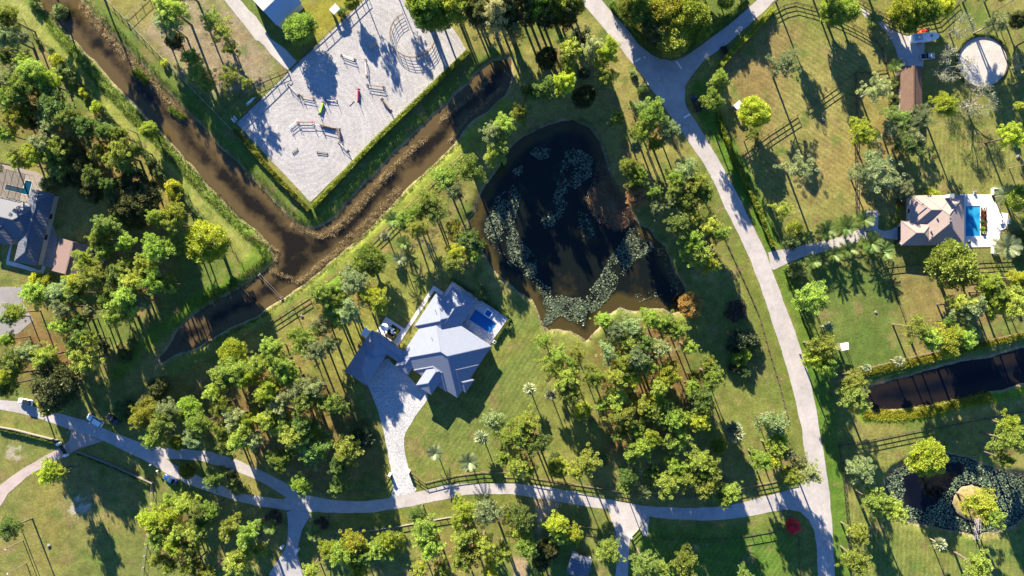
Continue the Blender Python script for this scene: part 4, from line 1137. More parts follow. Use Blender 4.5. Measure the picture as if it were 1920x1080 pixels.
def build_trees():
    keep, off = ALLTREES
    by = {}
    for t in keep:
        ri = min(range(len(REGIONS)), key=lambda i: (REGIONS[i][0] - t[0]) ** 2 + (REGIONS[i][1] - t[1]) ** 2)
        by.setdefault((ri, KINDS[t[3]][5]), []).append(t)
    n = 0
    for (ri, words), ts in by.items():
        ts.sort(key=lambda t: t[0])
        noun = KINDS[ts[0][3]][6]
        for i, t in enumerate(ts):
            if len(ts) == 1: lab = f'{words} {REGIONS[ri][2]}'
            elif len(ts) == 2: lab = f"{'left' if i == 0 else 'right'} one of two {words}s {REGIONS[ri][2]}"
            elif i == 0: lab = f'leftmost {words} {REGIONS[ri][2]}'
            elif i == len(ts) - 1: lab = f'rightmost {words} {REGIONS[ri][2]}'
            else: lab = f'{ORD[i]} {words} from the left {REGIONS[ri][2]}'
            plant(t, n, lab, {'pine': 'pine trees', 'tree': 'leafy trees', 'shrub': 'shrubs', 'palm': 'palms'}[noun]); n += 1
    for i, t in enumerate(off):
        plant(t, n, f"{KINDS[t[3]][5]} standing just outside the frame, {ORD[i % 20]} along the edge" + (' further on' if i >= 20 else '')); n += 1

# ---------------------------------------------------------------- hedges, weeds, reeds, lily pads
def along(line, step, width, r):
    """random points in a band round a polyline (metres)"""
    out = []
    for (x0, y0), (x1, y1) in zip(line[:-1], line[1:]):
        L = math.hypot(x1 - x0, y1 - y0); k = max(1, int(L / step))
        nx, ny = -(y1 - y0) / (L + 1e-9), (x1 - x0) / (L + 1e-9)
        t = r.random(k); w = (r.random(k) - 0.5) * width
        out.append(np.stack([x0 + (x1 - x0) * t + nx * w, y0 + (y1 - y0) * t + ny * w], 1))
    return np.concatenate(out)

def hedge(px, width, height, m, label, dens=1.0, seed=1, zoff=0.0):
    r = np.random.default_rng(seed)
    line = [P2(*p) for p in px]
    pts = along(line, 0.0055 / dens, width * 1.05, r)
    n = len(pts)
    base = Vector((line[0][0], line[0][1], 0))
    e = thing('hedge', label, 'hedge', base, group='clipped hedges')
    lump = fbm(pts[:, 0], pts[:, 1], 1.4, seed, 2)
    z = height * (0.35 + 0.75 * r.random(n) ** 0.5) * (0.75 + 0.5 * lump)
    C = np.stack([pts[:, 0] + (lump - 0.5) * 0.5, pts[:, 1] + (lump - 0.5) * 0.4, z], 1)
    N = r.normal(size=(n, 3)) + np.array([0, 0, 0.6])
    T = np.clip(0.45 + 0.7 * (lump - 0.5) + 0.3 * (r.random(n) - 0.5), 0, 1)
    wpart('foliage', leaf_mesh('hedge_foliage', C, N, np.full(n, 0.30), T, 0.6, r), m, e)
    mb = MB()
    for a, b in zip(line[:-1], line[1:]):
        mb.bar((a[0], a[1], height * 0.33), (b[0], b[1], height * 0.33), width * 0.6, height * 0.66)
    wpart('branches', mb.mesh('hedge_branches'), m, e)
    return e

def scatter(name, m, label, C2, h, size, per, spread, seed, aspect=0.25, up=1.2, floor=None, cat='weeds'):
    """low tufts standing on the ground: one mass"""
    r = np.random.default_rng(seed)
    n = len(C2)
    Z = ground_z(C2[:, 0], C2[:, 1])
    if floor is not None: Z = np.maximum(Z, floor)
    idx = np.repeat(np.arange(n), per)
    off = r.normal(size=(n * per, 2)) * spread
    hh = (h * (0.5 + r.random(n)))[idx] * r.random(n * per)
    C = np.stack([C2[idx, 0] + off[:, 0], C2[idx, 1] + off[:, 1], Z[idx] + hh + 0.03], 1)
    N = np.concatenate([off / (spread + 1e-6) * 0.6, np.full((n * per, 1), up)], 1) + r.normal(size=(n * per, 3)) * 0.4
    T = np.clip(r.random(n)[idx] * 0.7 + 0.3 * r.random(n * per), 0, 1)
    return obj(name, leaf_mesh(name, C, N, np.full(n * per, size), T, aspect, r), m, kind='stuff', label=label, cat=cat)

def in_poly(poly, n, seed, keep=None):
    r = np.random.default_rng(seed); a = arr(poly)
    lo = a.min(0); hi = a.max(0)
    p = lo + (hi - lo) * r.random((n, 2))
    p = p[sdist(p[:, 0], p[:, 1], a) < 0]
    if keep is not None: p = p[keep(p)]
    return p

def build_lowgrowth():
    # lily pads
    pads = []
    L = [([(905, 430), (930, 370), (965, 345), (977, 370), (963, 420), (977, 450), (1003, 480), (1012, 503), (1000, 528), (958, 500), (928, 470)], 6500),
         ([(1060, 281), (1085, 278), (1112, 295), (1110, 330), (1087, 347), (1067, 372), (1057, 400), (1040, 422), (1020, 430), (1013, 415), (1035, 380), (1045, 345), (1053, 318)], 4200),
         ([(993, 285), (1015, 268), (1037, 280), (1030, 296), (1010, 300)], 450), ([(960, 318), (980, 309), (980, 325), (965, 330)], 160),
         ([(1125, 520), (1145, 480), (1170, 448), (1200, 443), (1227, 455), (1225, 470), (1190, 490), (1167, 520), (1150, 548), (1127, 578), (1110, 588), (1096, 570), (1105, 545)], 6000),
         ([(1003, 520), (1030, 538), (1050, 553), (1075, 560), (1092, 553), (1103, 575), (1097, 612), (1070, 602), (1050, 592), (1032, 608), (1018, 612), (1025, 580), (1008, 550)], 4800),
         ([(1085, 395), (1108, 405), (1115, 440), (1095, 455), (1085, 425)], 260), ([(1170, 425), (1215, 432), (1225, 448), (1175, 447)], 200),
         ([(1245, 455), (1275, 520), (1283, 575), (1262, 580), (1255, 520), (1230, 470)], 600), ([(1160, 555), (1245, 545), (1260, 575), (1200, 572)], 160),
         ([(905, 480), (950, 520), (1000, 560), (1012, 590), (980, 555), (930, 515)], 120)]
    r = np.random.default_rng(5)
    for poly, n in L:
        p = in_poly(poly, n, len(poly) + n)
        nz = fbm(p[:, 0], p[:, 1], 4.0, 17, 3) + r.random(len(p)) * 0.25
        pads.append(p[nz > 0.50])
    pads = np.concatenate(pads)
    OPEN = arr([(1695, 895), (1735, 882), (1775, 872), (1812, 873), (1815, 884), (1792, 898), (1772, 925), (1762, 945), (1735, 955), (1705, 955), (1697, 930)])
    rp = in_poly(RPOND, 10500, 3, lambda p: (sdist(p[:, 0], p[:, 1], OPEN) + (fbm(p[:, 0], p[:, 1], 3, 8) - .5) * 3 > 0.2) & (sdist(p[:, 0], p[:, 1], A_ISLET) > 1.2))
    for nm, pp, lab in (('lily_pads', pads, 'blue-green lily pads floating in drifts on the big pond'), ('pond_lily_pads', rp, 'lily pads ringing the small round pond')):
        mb = []; F = []; T = []
        ang = np.arange(6) / 6 * 6.283
        R = 0.09 + 0.22 * r.random(len(pp)) ** 2; ph = r.random(len(pp)) * 6.28
        tx = r.normal(size=len(pp)) * 0.16; ty = r.normal(size=len(pp)) * 0.16
        dx = np.cos(ang[None] + ph[:, None]) * R[:, None]; dy = np.sin(ang[None] + ph[:, None]) * R[:, None]
        zz = WL + 0.03 + 0.12 * r.random(len(pp))[:, None] + dx * tx[:, None] + dy * ty[:, None]
        V = np.stack([pp[:, :1] + dx, pp[:, 1:] + dy, zz], -1).reshape(-1, 3)
        n = len(pp)
        me = bpy.data.meshes.new(nm)
        me.vertices.add(n * 6); me.vertices.foreach_set('co', V.ravel().astype(np.float32))
        me.loops.add(n * 6); me.loops.foreach_set('vertex_index', np.arange(n * 6))
        me.polygons.add(n); me.polygons.foreach_set('loop_start', np.arange(0, n * 6, 6)); me.polygons.foreach_set('loop_total', np.full(n, 6))
        me.update(calc_edges=True)
        at = me.attributes.new('tint', 'FLOAT', 'POINT'); at.data.foreach_set('value', np.repeat(r.random(n) ** 2.2, 6).astype(np.float32))
        obj(nm, me, M['lily'], kind='stuff', label=lab, cat='lily pads')
    # dry reeds on the spit and in the canals
    rp = in_poly([(1122, 300), (1140, 315), (1160, 355), (1182, 385), (1190, 412), (1172, 428), (1150, 432), (1130, 420), (1108, 400), (1098, 372), (1108, 350)], 3600, 4)
    d = sdist(rp[:, 0], rp[:, 1], A_SPIT)
    scatter('dry_reeds', M['reed'], 'dry straw-coloured reeds on the spit in the lily pond', rp[(d > -4.0) | (r.random(len(rp)) < 0.15)], 0.9, 0.45, 12, 0.28, 41, 0.22, cat='reeds')
    p = along([P2(*q) for q in [(990, 255), (1030, 236), (1075, 229), (1108, 240), (1125, 275), (1135, 310)]], 0.10, 3.0, r)
    scatter('shore_reeds', M['reedgrey'], 'grey-brown reeds along the top shore of the lily pond', p, 0.7, 0.4, 10, 0.3, 42, 0.2, cat='reeds')
    q = np.concatenate([along([P2(*a) for a in ln], 0.11, w, r) for ln, w in (
        ([(640, 462), (680, 430), (720, 385), (752, 352)], 3.2), ([(620, 440), (660, 400), (700, 355), (735, 318)], 2.2), ([(700, 350), (760, 290), (800, 255)], 1.6),
        ([(820, 230), (870, 190), (920, 150)], 1.4), ([(840, 265), (880, 220), (940, 165)], 1.2), ([(505, 505), (560, 530), (600, 495), (640, 465)], 1.6), ([(470, 440), (520, 470), (515, 490)], 0.6), ([(545, 420), (600, 445), (640, 420)], 1.6),
        ([(160, 20), (215, 85), (270, 140), (330, 205)], 2.2), ([(150, 0), (200, 55)], 4.0))])
    scatter('canal_reeds', M['reed'], 'brown dry reeds growing in the canal bed', q, 0.55, 0.36, 8, 0.26, 43, 0.22, floor=WL, cat='reeds')
    q = along([P2(*a) for a in [(250, 130), (275, 152)]], 0.02, 2.2, r); q = np.concatenate([q, along([P2(*a) for a in [(316, 203), (345, 222)]], 0.03, 1.4, r)])
    scatter('canal_islet_weeds', M['weed'], 'green weeds on the little islets in the brown canal', q, 0.7, 0.4, 8, 0.3, 46, 0.4, floor=WL)
    # weeds on the canal banks
    ln = [(75, 5), (105, 55), (200, 165), (320, 288), (400, 372), (470, 440), (500, 468), (502, 490), (440, 535), (370, 575)]
    q = np.concatenate([along([P2(*a) for a in ln], 0.04, 4.0, r),
                        along([P2(*a) for a in [(190, 30), (265, 115), (340, 195), (420, 275), (500, 355), (545, 405), (590, 420), (640, 385), (700, 318)]], 0.12, 3.5, r),
                        along([P2(*a) for a in [(330, 640), (400, 640), (480, 600), (560, 545), (640, 480), (720, 405), (800, 322), (860, 268)]], 0.10, 1.2, r)])
    scatter('bank_weeds', M['weed'], 'bright green weeds along the canal banks', q, 0.30, 0.26, 7, 0.28, 44, 0.45)
    q = np.concatenate([along([P2(*a) for a in [(1618, 775), (1680, 779), (1740, 770), (1800, 756), (1860, 742)]], 0.025, 3.0, r),
                        along([P2(*a) for a in [(1600, 703), (1650, 692), (1720, 677), (1790, 662), (1840, 647), (1925, 626)]], 0.03, 1.6, r)])
    scatter('ground_cover', M['hedge'], 'bright green ground cover along the dark canal banks', q, 0.45, 0.30, 8, 0.32, 45, 0.55)
    q = np.concatenate([along([P2(*a) for a in POND[i:i + 8]], 0.25, 1.2, r) for i in range(10, 46, 8)] + [along([P2(*a) for a in RPOND], 0.2, 1.4, r)])
    scatter('pond_edge_weeds', M['reedgrey'], 'brownish weeds along the pond margins', q, 0.35, 0.3, 7, 0.28, 47, 0.3, cat='weeds')
    # hedges
    hedge([(880, 97), (790, 183), (697, 273), (588, 389)], 1.55, 1.5, M['hedge'], 'long clipped yellow-green hedge along the right side of the riding arena', 1.1, 61)
    hedge([(440, 243), (480, 287), (530, 342), (582, 394)], 1.45, 1.5, M['hedge'], 'clipped yellow-green hedge along the lower left side of the arena', 1.1, 62)
    hedge([(1345, 210), (1362, 268), (1390, 330), (1420, 395), (1448, 462)], 1.5, 1.6, M['hedge'], 'long thin green hedge beside the curving road', 1.2, 63)
    hedge([(1345, 130), (1370, 100), (1410, 60), (1448, 18)], 1.6, 1.8, M['hedge'], 'clipped bright hedge along the branch road', 1.2, 64)
    hedge([(1470, 505), (1490, 555), (1515, 620), (1530, 645)], 1.0, 1.6, M['hedgegreen'], 'dark hedge between the road and the lower paddock', 1.0, 65)
    hedge([(1145, 8), (1180, 50), (1215, 85)], 2.2, 2.4, M['hedgegreen'], 'thick hedge on the right side of the road above the junction', 0.9, 66)
    hedge([(1215, 85), (1245, 95), (1285, 92), (1320, 68), (1400, 5)], 2.2, 2.2, M['hedgegreen'], 'thick dark hedge along the top of the branch road', 0.9, 67)
    hedge([(846, 522), (953, 592)], 0.6, 0.8, M['hedgegreen'], 'low hedge along the top edge of the pool terrace', 1.0, 68)
    hedge([(958, 596), (928, 640)], 0.6, 0.8, M['hedgegreen'], 'low hedge along the right edge of the pool terrace', 1.0, 69)
    hedge([(2, 803), (31, 809), (70, 819), (108, 829)], 0.9, 0.9, M['hedgegreen'], 'low hedge below the wall left of the brick driveway', 0.9, 70)
    hedge([(146, 849), (214, 875), (284, 908)], 0.8, 0.9, M['hedgegreen'], 'low hedge below the wall right of the brick driveway', 0.9, 71)
    hedge([(100, 95), (150, 155), (230, 245)], 1.0, 1.2, M['shrub'], 'straggly hedge along the left side of the grassy berm', 0.7, 72)
    hedge([(268, 285), (300, 322), (350, 375), (388, 420)], 1.0, 1.2, M['shrub'], 'straggly hedge along the berm beside the dark wood', 0.7, 73)
# ---------------------------------------------------------------- buildings
class Frame:
    """plan frame of a building: photo-pixel axes read at eave height, turned into metres"""
    def __init__(self, o, u, ze):
        self.o = o; self.u = u; self.v = (-u[1], u[0]); self.ze = ze
    def pt(self, a, b, z=None, plan=True):
        x = self.o[0] + a * self.u[0] + b * self.v[0]; y = self.o[1] + a * self.u[1] + b * self.v[1]
        q = P(x, y, self.ze)
        return Vector((q.x, q.y, self.ze if z is None else z))

def hip(fr, a0, a1, b0, b1, dz=0.0, pitch=0.42, gable=None, thick=0.22):
    """roof over the rectangle; returns the roof mesh builder. gable: 'a' or 'b' = ridge direction with gable ends"""
    ze = fr.ze + dz
    k = S * (1 - fr.ze / H)
    W = (b1 - b0); L = (a1 - a0)
    mb = MB()
    c = [fr.pt(a0, b0, ze), fr.pt(a1, b0, ze), fr.pt(a1, b1, ze), fr.pt(a0, b1, ze)]
    if gable == 'a' or (gable is None and L >= W):
        h = W / 2; ins = 0 if gable else h
        r0 = fr.pt(a0 + ins, (b0 + b1) / 2, ze + h * k * pitch); r1 = fr.pt(a1 - ins, (b0 + b1) / 2, ze + h * k * pitch)
        sides = [([c[0], c[1], r1, r0]), ([c[2], c[3], r0, r1])]; ends = [[c[1], c[2], r1], [c[3], c[0], r0]]
    else:
        h = L / 2; ins = 0 if gable else h
        r0 = fr.pt((a0 + a1) / 2, b0 + ins, ze + h * k * pitch); r1 = fr.pt((a0 + a1) / 2, b1 - ins, ze + h * k * pitch)
        sides = [([c[1], c[2], r1, r0]), ([c[3], c[0], r0, r1])]; ends = [[c[0], c[1], r0], [c[2], c[3], r1]]
    def addf(pts):
        e = (pts[1] - pts[0]).normalized(); nrm = (pts[1] - pts[0]).cross(pts[-1] - pts[0])
        if nrm.z < 0:
            pts = list(reversed(pts)); pts = pts[-2:] + pts[:-2] if len(pts) == 4 else [pts[1], pts[2], pts[0]]
            e = (pts[1] - pts[0]).normalized()
        nrm = (pts[1] - pts[0]).cross(pts[-1] - pts[0]).normalized()
        g = nrm.cross(e)
        mb.face(pts, [((p - pts[0]).dot(e), (p - pts[0]).dot(g)) for p in pts])
    for s in sides: addf(s)
    if (r1 - r0).length < 0.02: pass
    for s in ends:
        if gable: mb.face(s, [(0, 0), (1, 0), (0.5, 0.5)])
        else: addf(s)
    for i in range(4):
        p, q = c[i], c[(i + 1) % 4]; d = Vector((0, 0, thick))
        mb.face([p - d, q - d, q, p], [(0, 0), (1, 0), (1, .2), (0, .2)])
    mb.face([x - Vector((0, 0, thick)) for x in reversed(c)], [(0, 0)] * 4)
    return mb, r0, r1, c

def ridge_caps(lines, w=0.22):
    mb = MB()
    for p, q in lines: mb.bar(p + Vector((0, 0, 0.03)), q + Vector((0, 0, 0.03)), w, 0.07)
    return mb

def window_on(parent, fr, p, q, z, w, h, t, m_glass, door=False):
    """window at fraction t along the wall from p to q"""
    d = (q - p).normalized(); n = Vector((d.y, -d.x, 0)); c = p.lerp(q, t)
    mb = MB(); mb.bar((c.x - d.x * w / 2 + n.x * .03, c.y - d.y * w / 2 + n.y * .03, z), (c.x + d.x * w / 2 + n.x * .03, c.y + d.y * w / 2 + n.y * .03, z), 0.06, h)
    o = wpart('door' if door else 'window', mb.mesh('window'), m_glass, parent)
    f = MB()
    for s in (-1, 1):
        e = c + d * (s * w / 2) + n * 0.04
        f.bar((e.x, e.y, z - h / 2), (e.x, e.y, z + h / 2), 0.1, 0.1)
        f.bar((c.x - d.x * w / 2 + n.x * .04, c.y - d.y * w / 2 + n.y * .04, z + s * h / 2), (c.x + d.x * w / 2 + n.x * .04, c.y + d.y * w / 2 + n.y * .04, z + s * h / 2), 0.1, 0.1)
    obj('window_frame', f.mesh('window_frame'), M['frame'], o)

def house(name, label, fr, masses, roof_m, wall_m, openings=(), over=3.2, capm=None):
    base = fr.pt(masses[0][0], masses[0][2], 0)
    e = thing(name, label, 'house' if 'house' in name else 'barn', base)
    walls = []
    for i, ms in enumerate(masses):
        a0, a1, b0, b1 = ms[:4]
        o = ms[4] if len(ms) > 4 else {}
        mb, r0, r1, c = hip(fr, a0, a1, b0, b1, o.get('dz', 0), o.get('pitch', 0.42), o.get('gable'))
        rf = wpart('roof', mb.mesh('roof'), roof_m, e)
        if not o.get('gable'):
            lines = [(r0, r1)] if (r1 - r0).length > 0.1 else []
            for q in c:
                n = min((r0, r1), key=lambda r: (r - q).length); lines.append((q, n))
            capmesh = ridge_caps(lines).mesh('ridge_cap'); ob = obj('ridge_cap', capmesh, capm or roof_m, rf)
        else:
            obj('ridge_cap', ridge_caps([(r0, r1)], 0.3).mesh('ridge_cap'), capm or roof_m, rf)
        wb = MB(); wo = over + 0.05 * i
        pl = [fr.pt(a0 + wo, b0 + wo, 0), fr.pt(a1 - wo, b0 + wo, 0), fr.pt(a1 - wo, b1 - wo, 0), fr.pt(a0 + wo, b1 - wo, 0)]
        wb.prism([(p.x, p.y) for p in pl], -0.1, fr.ze + o.get('dz', 0) - 0.16 - 0.004 * i)
        w = wpart('wall', wb.mesh('wall'), wall_m, e)
        walls.append(pl)
    for (mi, side, t, w, h, z, door) in openings:
        pl = walls[mi]; p, q = pl[side], pl[(side + 1) % 4]
        # outward normal must point away from the middle
        cen = sum(pl, Vector()) / 4; d = (q - p).normalized(); n = Vector((d.y, -d.x, 0))
        if n.dot(p.lerp(q, .5) - cen) < 0: p, q = q, p; t = 1 - t
        window_on(e, fr, p, q, z, w, h, t, M['glass'], door)
    return e

def poolmat(name, c1, c2):
    m = watermat(name, c1, c2, 0.25)
    return m

def quadpoly(fr, a0, a1, b0, b1):
    return [tuple(fr.pt(*q, 0).xy) for q in ((a0, b0), (a1, b0), (a1, b1), (a0, b1))]

def build_main_house():
    u = (0.8333, 0.5528)
    fr = Frame((849, 528), u, 3.1)
    g = Frame((849, 528), u, 0.0)
    slate = roofmat('slate_tile', (0.225, 0.25, 0.305), 'tile', 0.09)
    M['slate'] = slate
    masses = [
        (4, 57.6, 8.5, 100), (-14.3, 57.1, 34, 109.2, {'dz': 0.02}), (-4, 127.5, 60.5, 177, {'dz': 0.04}), (-3.6, 27, 150, 192),
        (30.8, 103.5, 125, 179, {'dz': 0.06}), (50, 84, 140, 198.5, {'dz': 1.15}), (95, 135.3, 131.6, 160.5), (60, 126, 103, 162, {'dz': 0.28}),
        (-76.5, -28, 159, 215), (-76.1, -27.7, 186, 252, {'dz': 0.22}), (-60, 6, 159.6, 182.3, {'dz': 0.05}),
    ]
    op = [(0, 0, .5, 3.2, 2.1, 1.25, True), (0, 1, .35, 3.0, 2.1, 1.25, True), (2, 0, .65, 3.2, 2.1, 1.25, True), (2, 0, .85, 2.4, 1.5, 1.6, False), (2, 1, .25, 1.8, 1.4, 1.6, False), (2, 1, .5, 1.8, 1.4, 1.6, False),
          (1, 3, .3, 1.8, 1.4, 1.6, False), (1, 3, .7, 1.8, 1.4, 1.6, False), (2, 3, .35, 2.2, 1.5, 1.6, False), (5, 2, .5, 2.4, 1.5, 1.6, False), (6, 1, .5, 1.6, 1.4, 1.6, False), (9, 1, .3, 2.7, 2.2, 1.2, True), (9, 1, .7, 2.7, 2.2, 1.2, True),
          (9, 2, .5, 1.6, 1.3, 1.6, False), (8, 3, .5, 1.6, 1.3, 1.6, False), (3, 2, .5, 1.6, 1.4, 1.6, False)]
    e = house('house', 'large slate-roofed house with many hips, garage wing and dark blue pool', fr, masses, slate, M['wall'], op)
    # vents on the roof
    for a, b, z in ((26, 108, 5.6), (3, 62, 5.0), (60, 20, 3.6)):
        p = fr.pt(a, b, z); mb = MB(); mb.cyl((p.x, p.y, z - 1.0), (p.x, p.y, z + 0.35), 0.09, 0.09, 7)
        wpart('roof_vent', mb.mesh('roof_vent'), M['black'], e)
    # terrace with pool and spa
    zt = 0.14
    pool = (64.5, 112, 20, 42); spa = (83, 94, 7.5, 18)
    mb = MB(); mb.prism([tuple(g.pt(*q, 0).xy) for q in ((-1, 0), (124.5, 0), (123, 61), (56, 64), (10, 64), (-2, 36))], -0.05, zt, [quadpoly(g, *pool), quadpoly(g, *spa)])
    obj('pool_terrace', mb.mesh('pool_terrace'), M['deck'], kind='structure', label='grey-blue paved terrace around the dark blue pool')
    dark = poolmat('dark_pool_water', (0.010, 0.10, 0.30), (0.016, 0.14, 0.38))
    t = thing('swimming_pool', 'dark blue rectangular pool on the slate house terrace', 'pool', g.pt(88, 31, 0))
    mb = MB(); mb.prism(quadpoly(g, *pool), None, 0.06); wpart('pool_water', mb.mesh('pool_water'), dark, t)
    def rim(q, w, z0, z1):
        a0, a1, b0, b1 = q; m2 = MB(); m2.prism(quadpoly(g, a0 - w, a1 + w, b0 - w, b1 + w), z0, z1, [quadpoly(g, a0, a1, b0, b1)]); return m2
    wpart('coping', rim(pool, 0.9, 0.02, zt + 0.03).mesh('coping'), M['deck'], t)
    t2 = thing('spa', 'small square spa with a white rim beside the dark blue pool', 'spa', g.pt(88, 13, 0))
    mb = MB(); mb.prism(quadpoly(g, *spa), None, 0.42); wpart('spa_water', mb.mesh('spa_water'), dark, t2)
    wpart('rim', rim(spa, 1.7, 0.02, 0.52).mesh('rim'), M['white'], t2)
    mb = MB(); mb.prism(quadpoly(g, 77, 97, 42.9, 51.5), 0.0, zt + 0.02)
    obj('tanning_ledge', mb.mesh('tanning_ledge'), M['deck'], kind='structure', label='paver ledge beside the dark pool')
    # walk and little courtyard by the garage
    mb = MB(); mb.prism([tuple(g.pt(*q, 0).xy) for q in ((-26, 26), (-3, 26), (-3, 33.5), (-19.5, 33.5), (-19.5, 157), (-26, 157))], -0.05, 0.09)
    obj('garden_path', mb.mesh('garden_path'), M['deckwhite'], kind='structure', label='narrow white paved walk beside the slate house')
    mb = MB(); mb.prism(quadpoly(g, -68, -26.3, 124, 157), -0.05, 0.08, [quadpoly(g, -50, -31, 129, 155)])
    obj('courtyard_paving', mb.mesh('courtyard_paving'), M['deckwhite'], kind='structure', label='pale courtyard paving with a planted bed by the garage wing')
    mb = MB(); mb.prism(quadpoly(g, -50, -31, 129, 155), None, 0.05)
    obj('planting_bed', mb.mesh('planting_bed'), mat('dark_mulch', (0.035, 0.022, 0.018), 0.95, 0.3, 4), kind='structure', label='dark mulch bed in the courtyard')
    h1 = [(849 + a * u[0] - b * u[1], 528 + a * u[1] + b * u[0]) for a, b in ((-49, 131.5), (-33.5, 131.5), (-33.5, 153))]
    hedge(h1, 0.7, 0.7, M['hedgegreen'], 'small L-shaped hedge in the courtyard bed', 1.0, 81)
    # courtyard furniture
    p = g.pt(-58, 140, 0.08)
    um = thing('parasol', 'closed-in pale parasol over the courtyard seats', 'parasol', p)
    mb = MB(); mb.cyl(p, p + Vector((0, 0, 2.4)), 0.04, 0.04, 6); wpart('pole', mb.mesh('pole'), M['metal'], um)
    mb = MB()
    for i in range(8):
        a = i * math.tau / 8; b = (i + 1) * math.tau / 8
        mb.face([p + Vector((math.cos(a) * 1.25, math.sin(a) * 1.25, 2.0)), p + Vector((math.cos(b) * 1.25, math.sin(b) * 1.25, 2.0)), p + Vector((0, 0, 2.5))])
    wpart('canopy', mb.mesh('canopy'), M['white'], um)
    rz = math.atan2(-u[1], u[0])
    for i, (a, b) in enumerate(((-46, 137), (-41, 141))):
        p = g.pt(a, b, 0.05); ch = thing('garden_sofa', ('white garden sofa in the courtyard bed, nearer the parasol', 'white garden sofa in the courtyard bed, nearer the hedge')[i], 'sofa', p, rz, 'courtyard sofas')
        mb = MB(); mb.box((0, 0, 0.32), (1.6, 0.8, 0.22)); obj('seat', mb.mesh('seat'), M['white'], ch)
        mb = MB(); mb.box((0, 0.36, 0.58), (1.6, 0.14, 0.5)); obj('backrest', mb.mesh('backrest'), M['white'], ch)
        for sx in (-.72, .72):
            for sy in (-.32, .32):
                mb = MB(); mb.box((sx, sy, 0.105), (0.07, 0.07, 0.21)); obj('leg', mb.mesh('leg'), M['metal'], ch)
    # white canopy beside the garage
    ce = thing('canopy', 'small white flat canopy beside the garage wing', 'canopy', P(685.5, 623.5, 0))
    cp = [P(*q, 2.5) for q in ((685, 613), (695.5, 621), (686.5, 634), (675.5, 627.5))]
    mb = MB(); mb.prism([(q.x, q.y) for q in cp], 2.4, 2.52); wpart('roof', mb.mesh('canopy_roof'), M['white'], ce)
    cc = sum(cp, Vector()) / 4
    for q in cp:
        w = q.lerp(cc, 0.12); mb = MB(); mb.box((w.x, w.y, 1.2), (0.12, 0.12, 2.4)); wpart('post', mb.mesh('post'), M['white'], ce)
    # AC unit by the east eave
    for i, (x, y) in enumerate(((899, 674), (927, 641), (904, 670))):
        p = P(x, y, 0.5); ac = thing('air_conditioner', ('air conditioner box below the right eave of the slate house', 'pale box at the terrace corner', 'second air conditioner box below the right eave')[i], 'air conditioner', (p.x, p.y, 0), rz)
        mb = MB(); mb.box((0, 0, 0.45), (0.95, 0.95, 0.9)); obj('casing', mb.mesh('casing'), M['white'] if i == 1 else M['metal'], ac)
        mb = MB(); mb.cyl((0, 0, 0.9), (0, 0, 0.95), 0.36, 0.36, 10); obj('fan_grille', mb.mesh('fan_grille'), M['black'], ac)

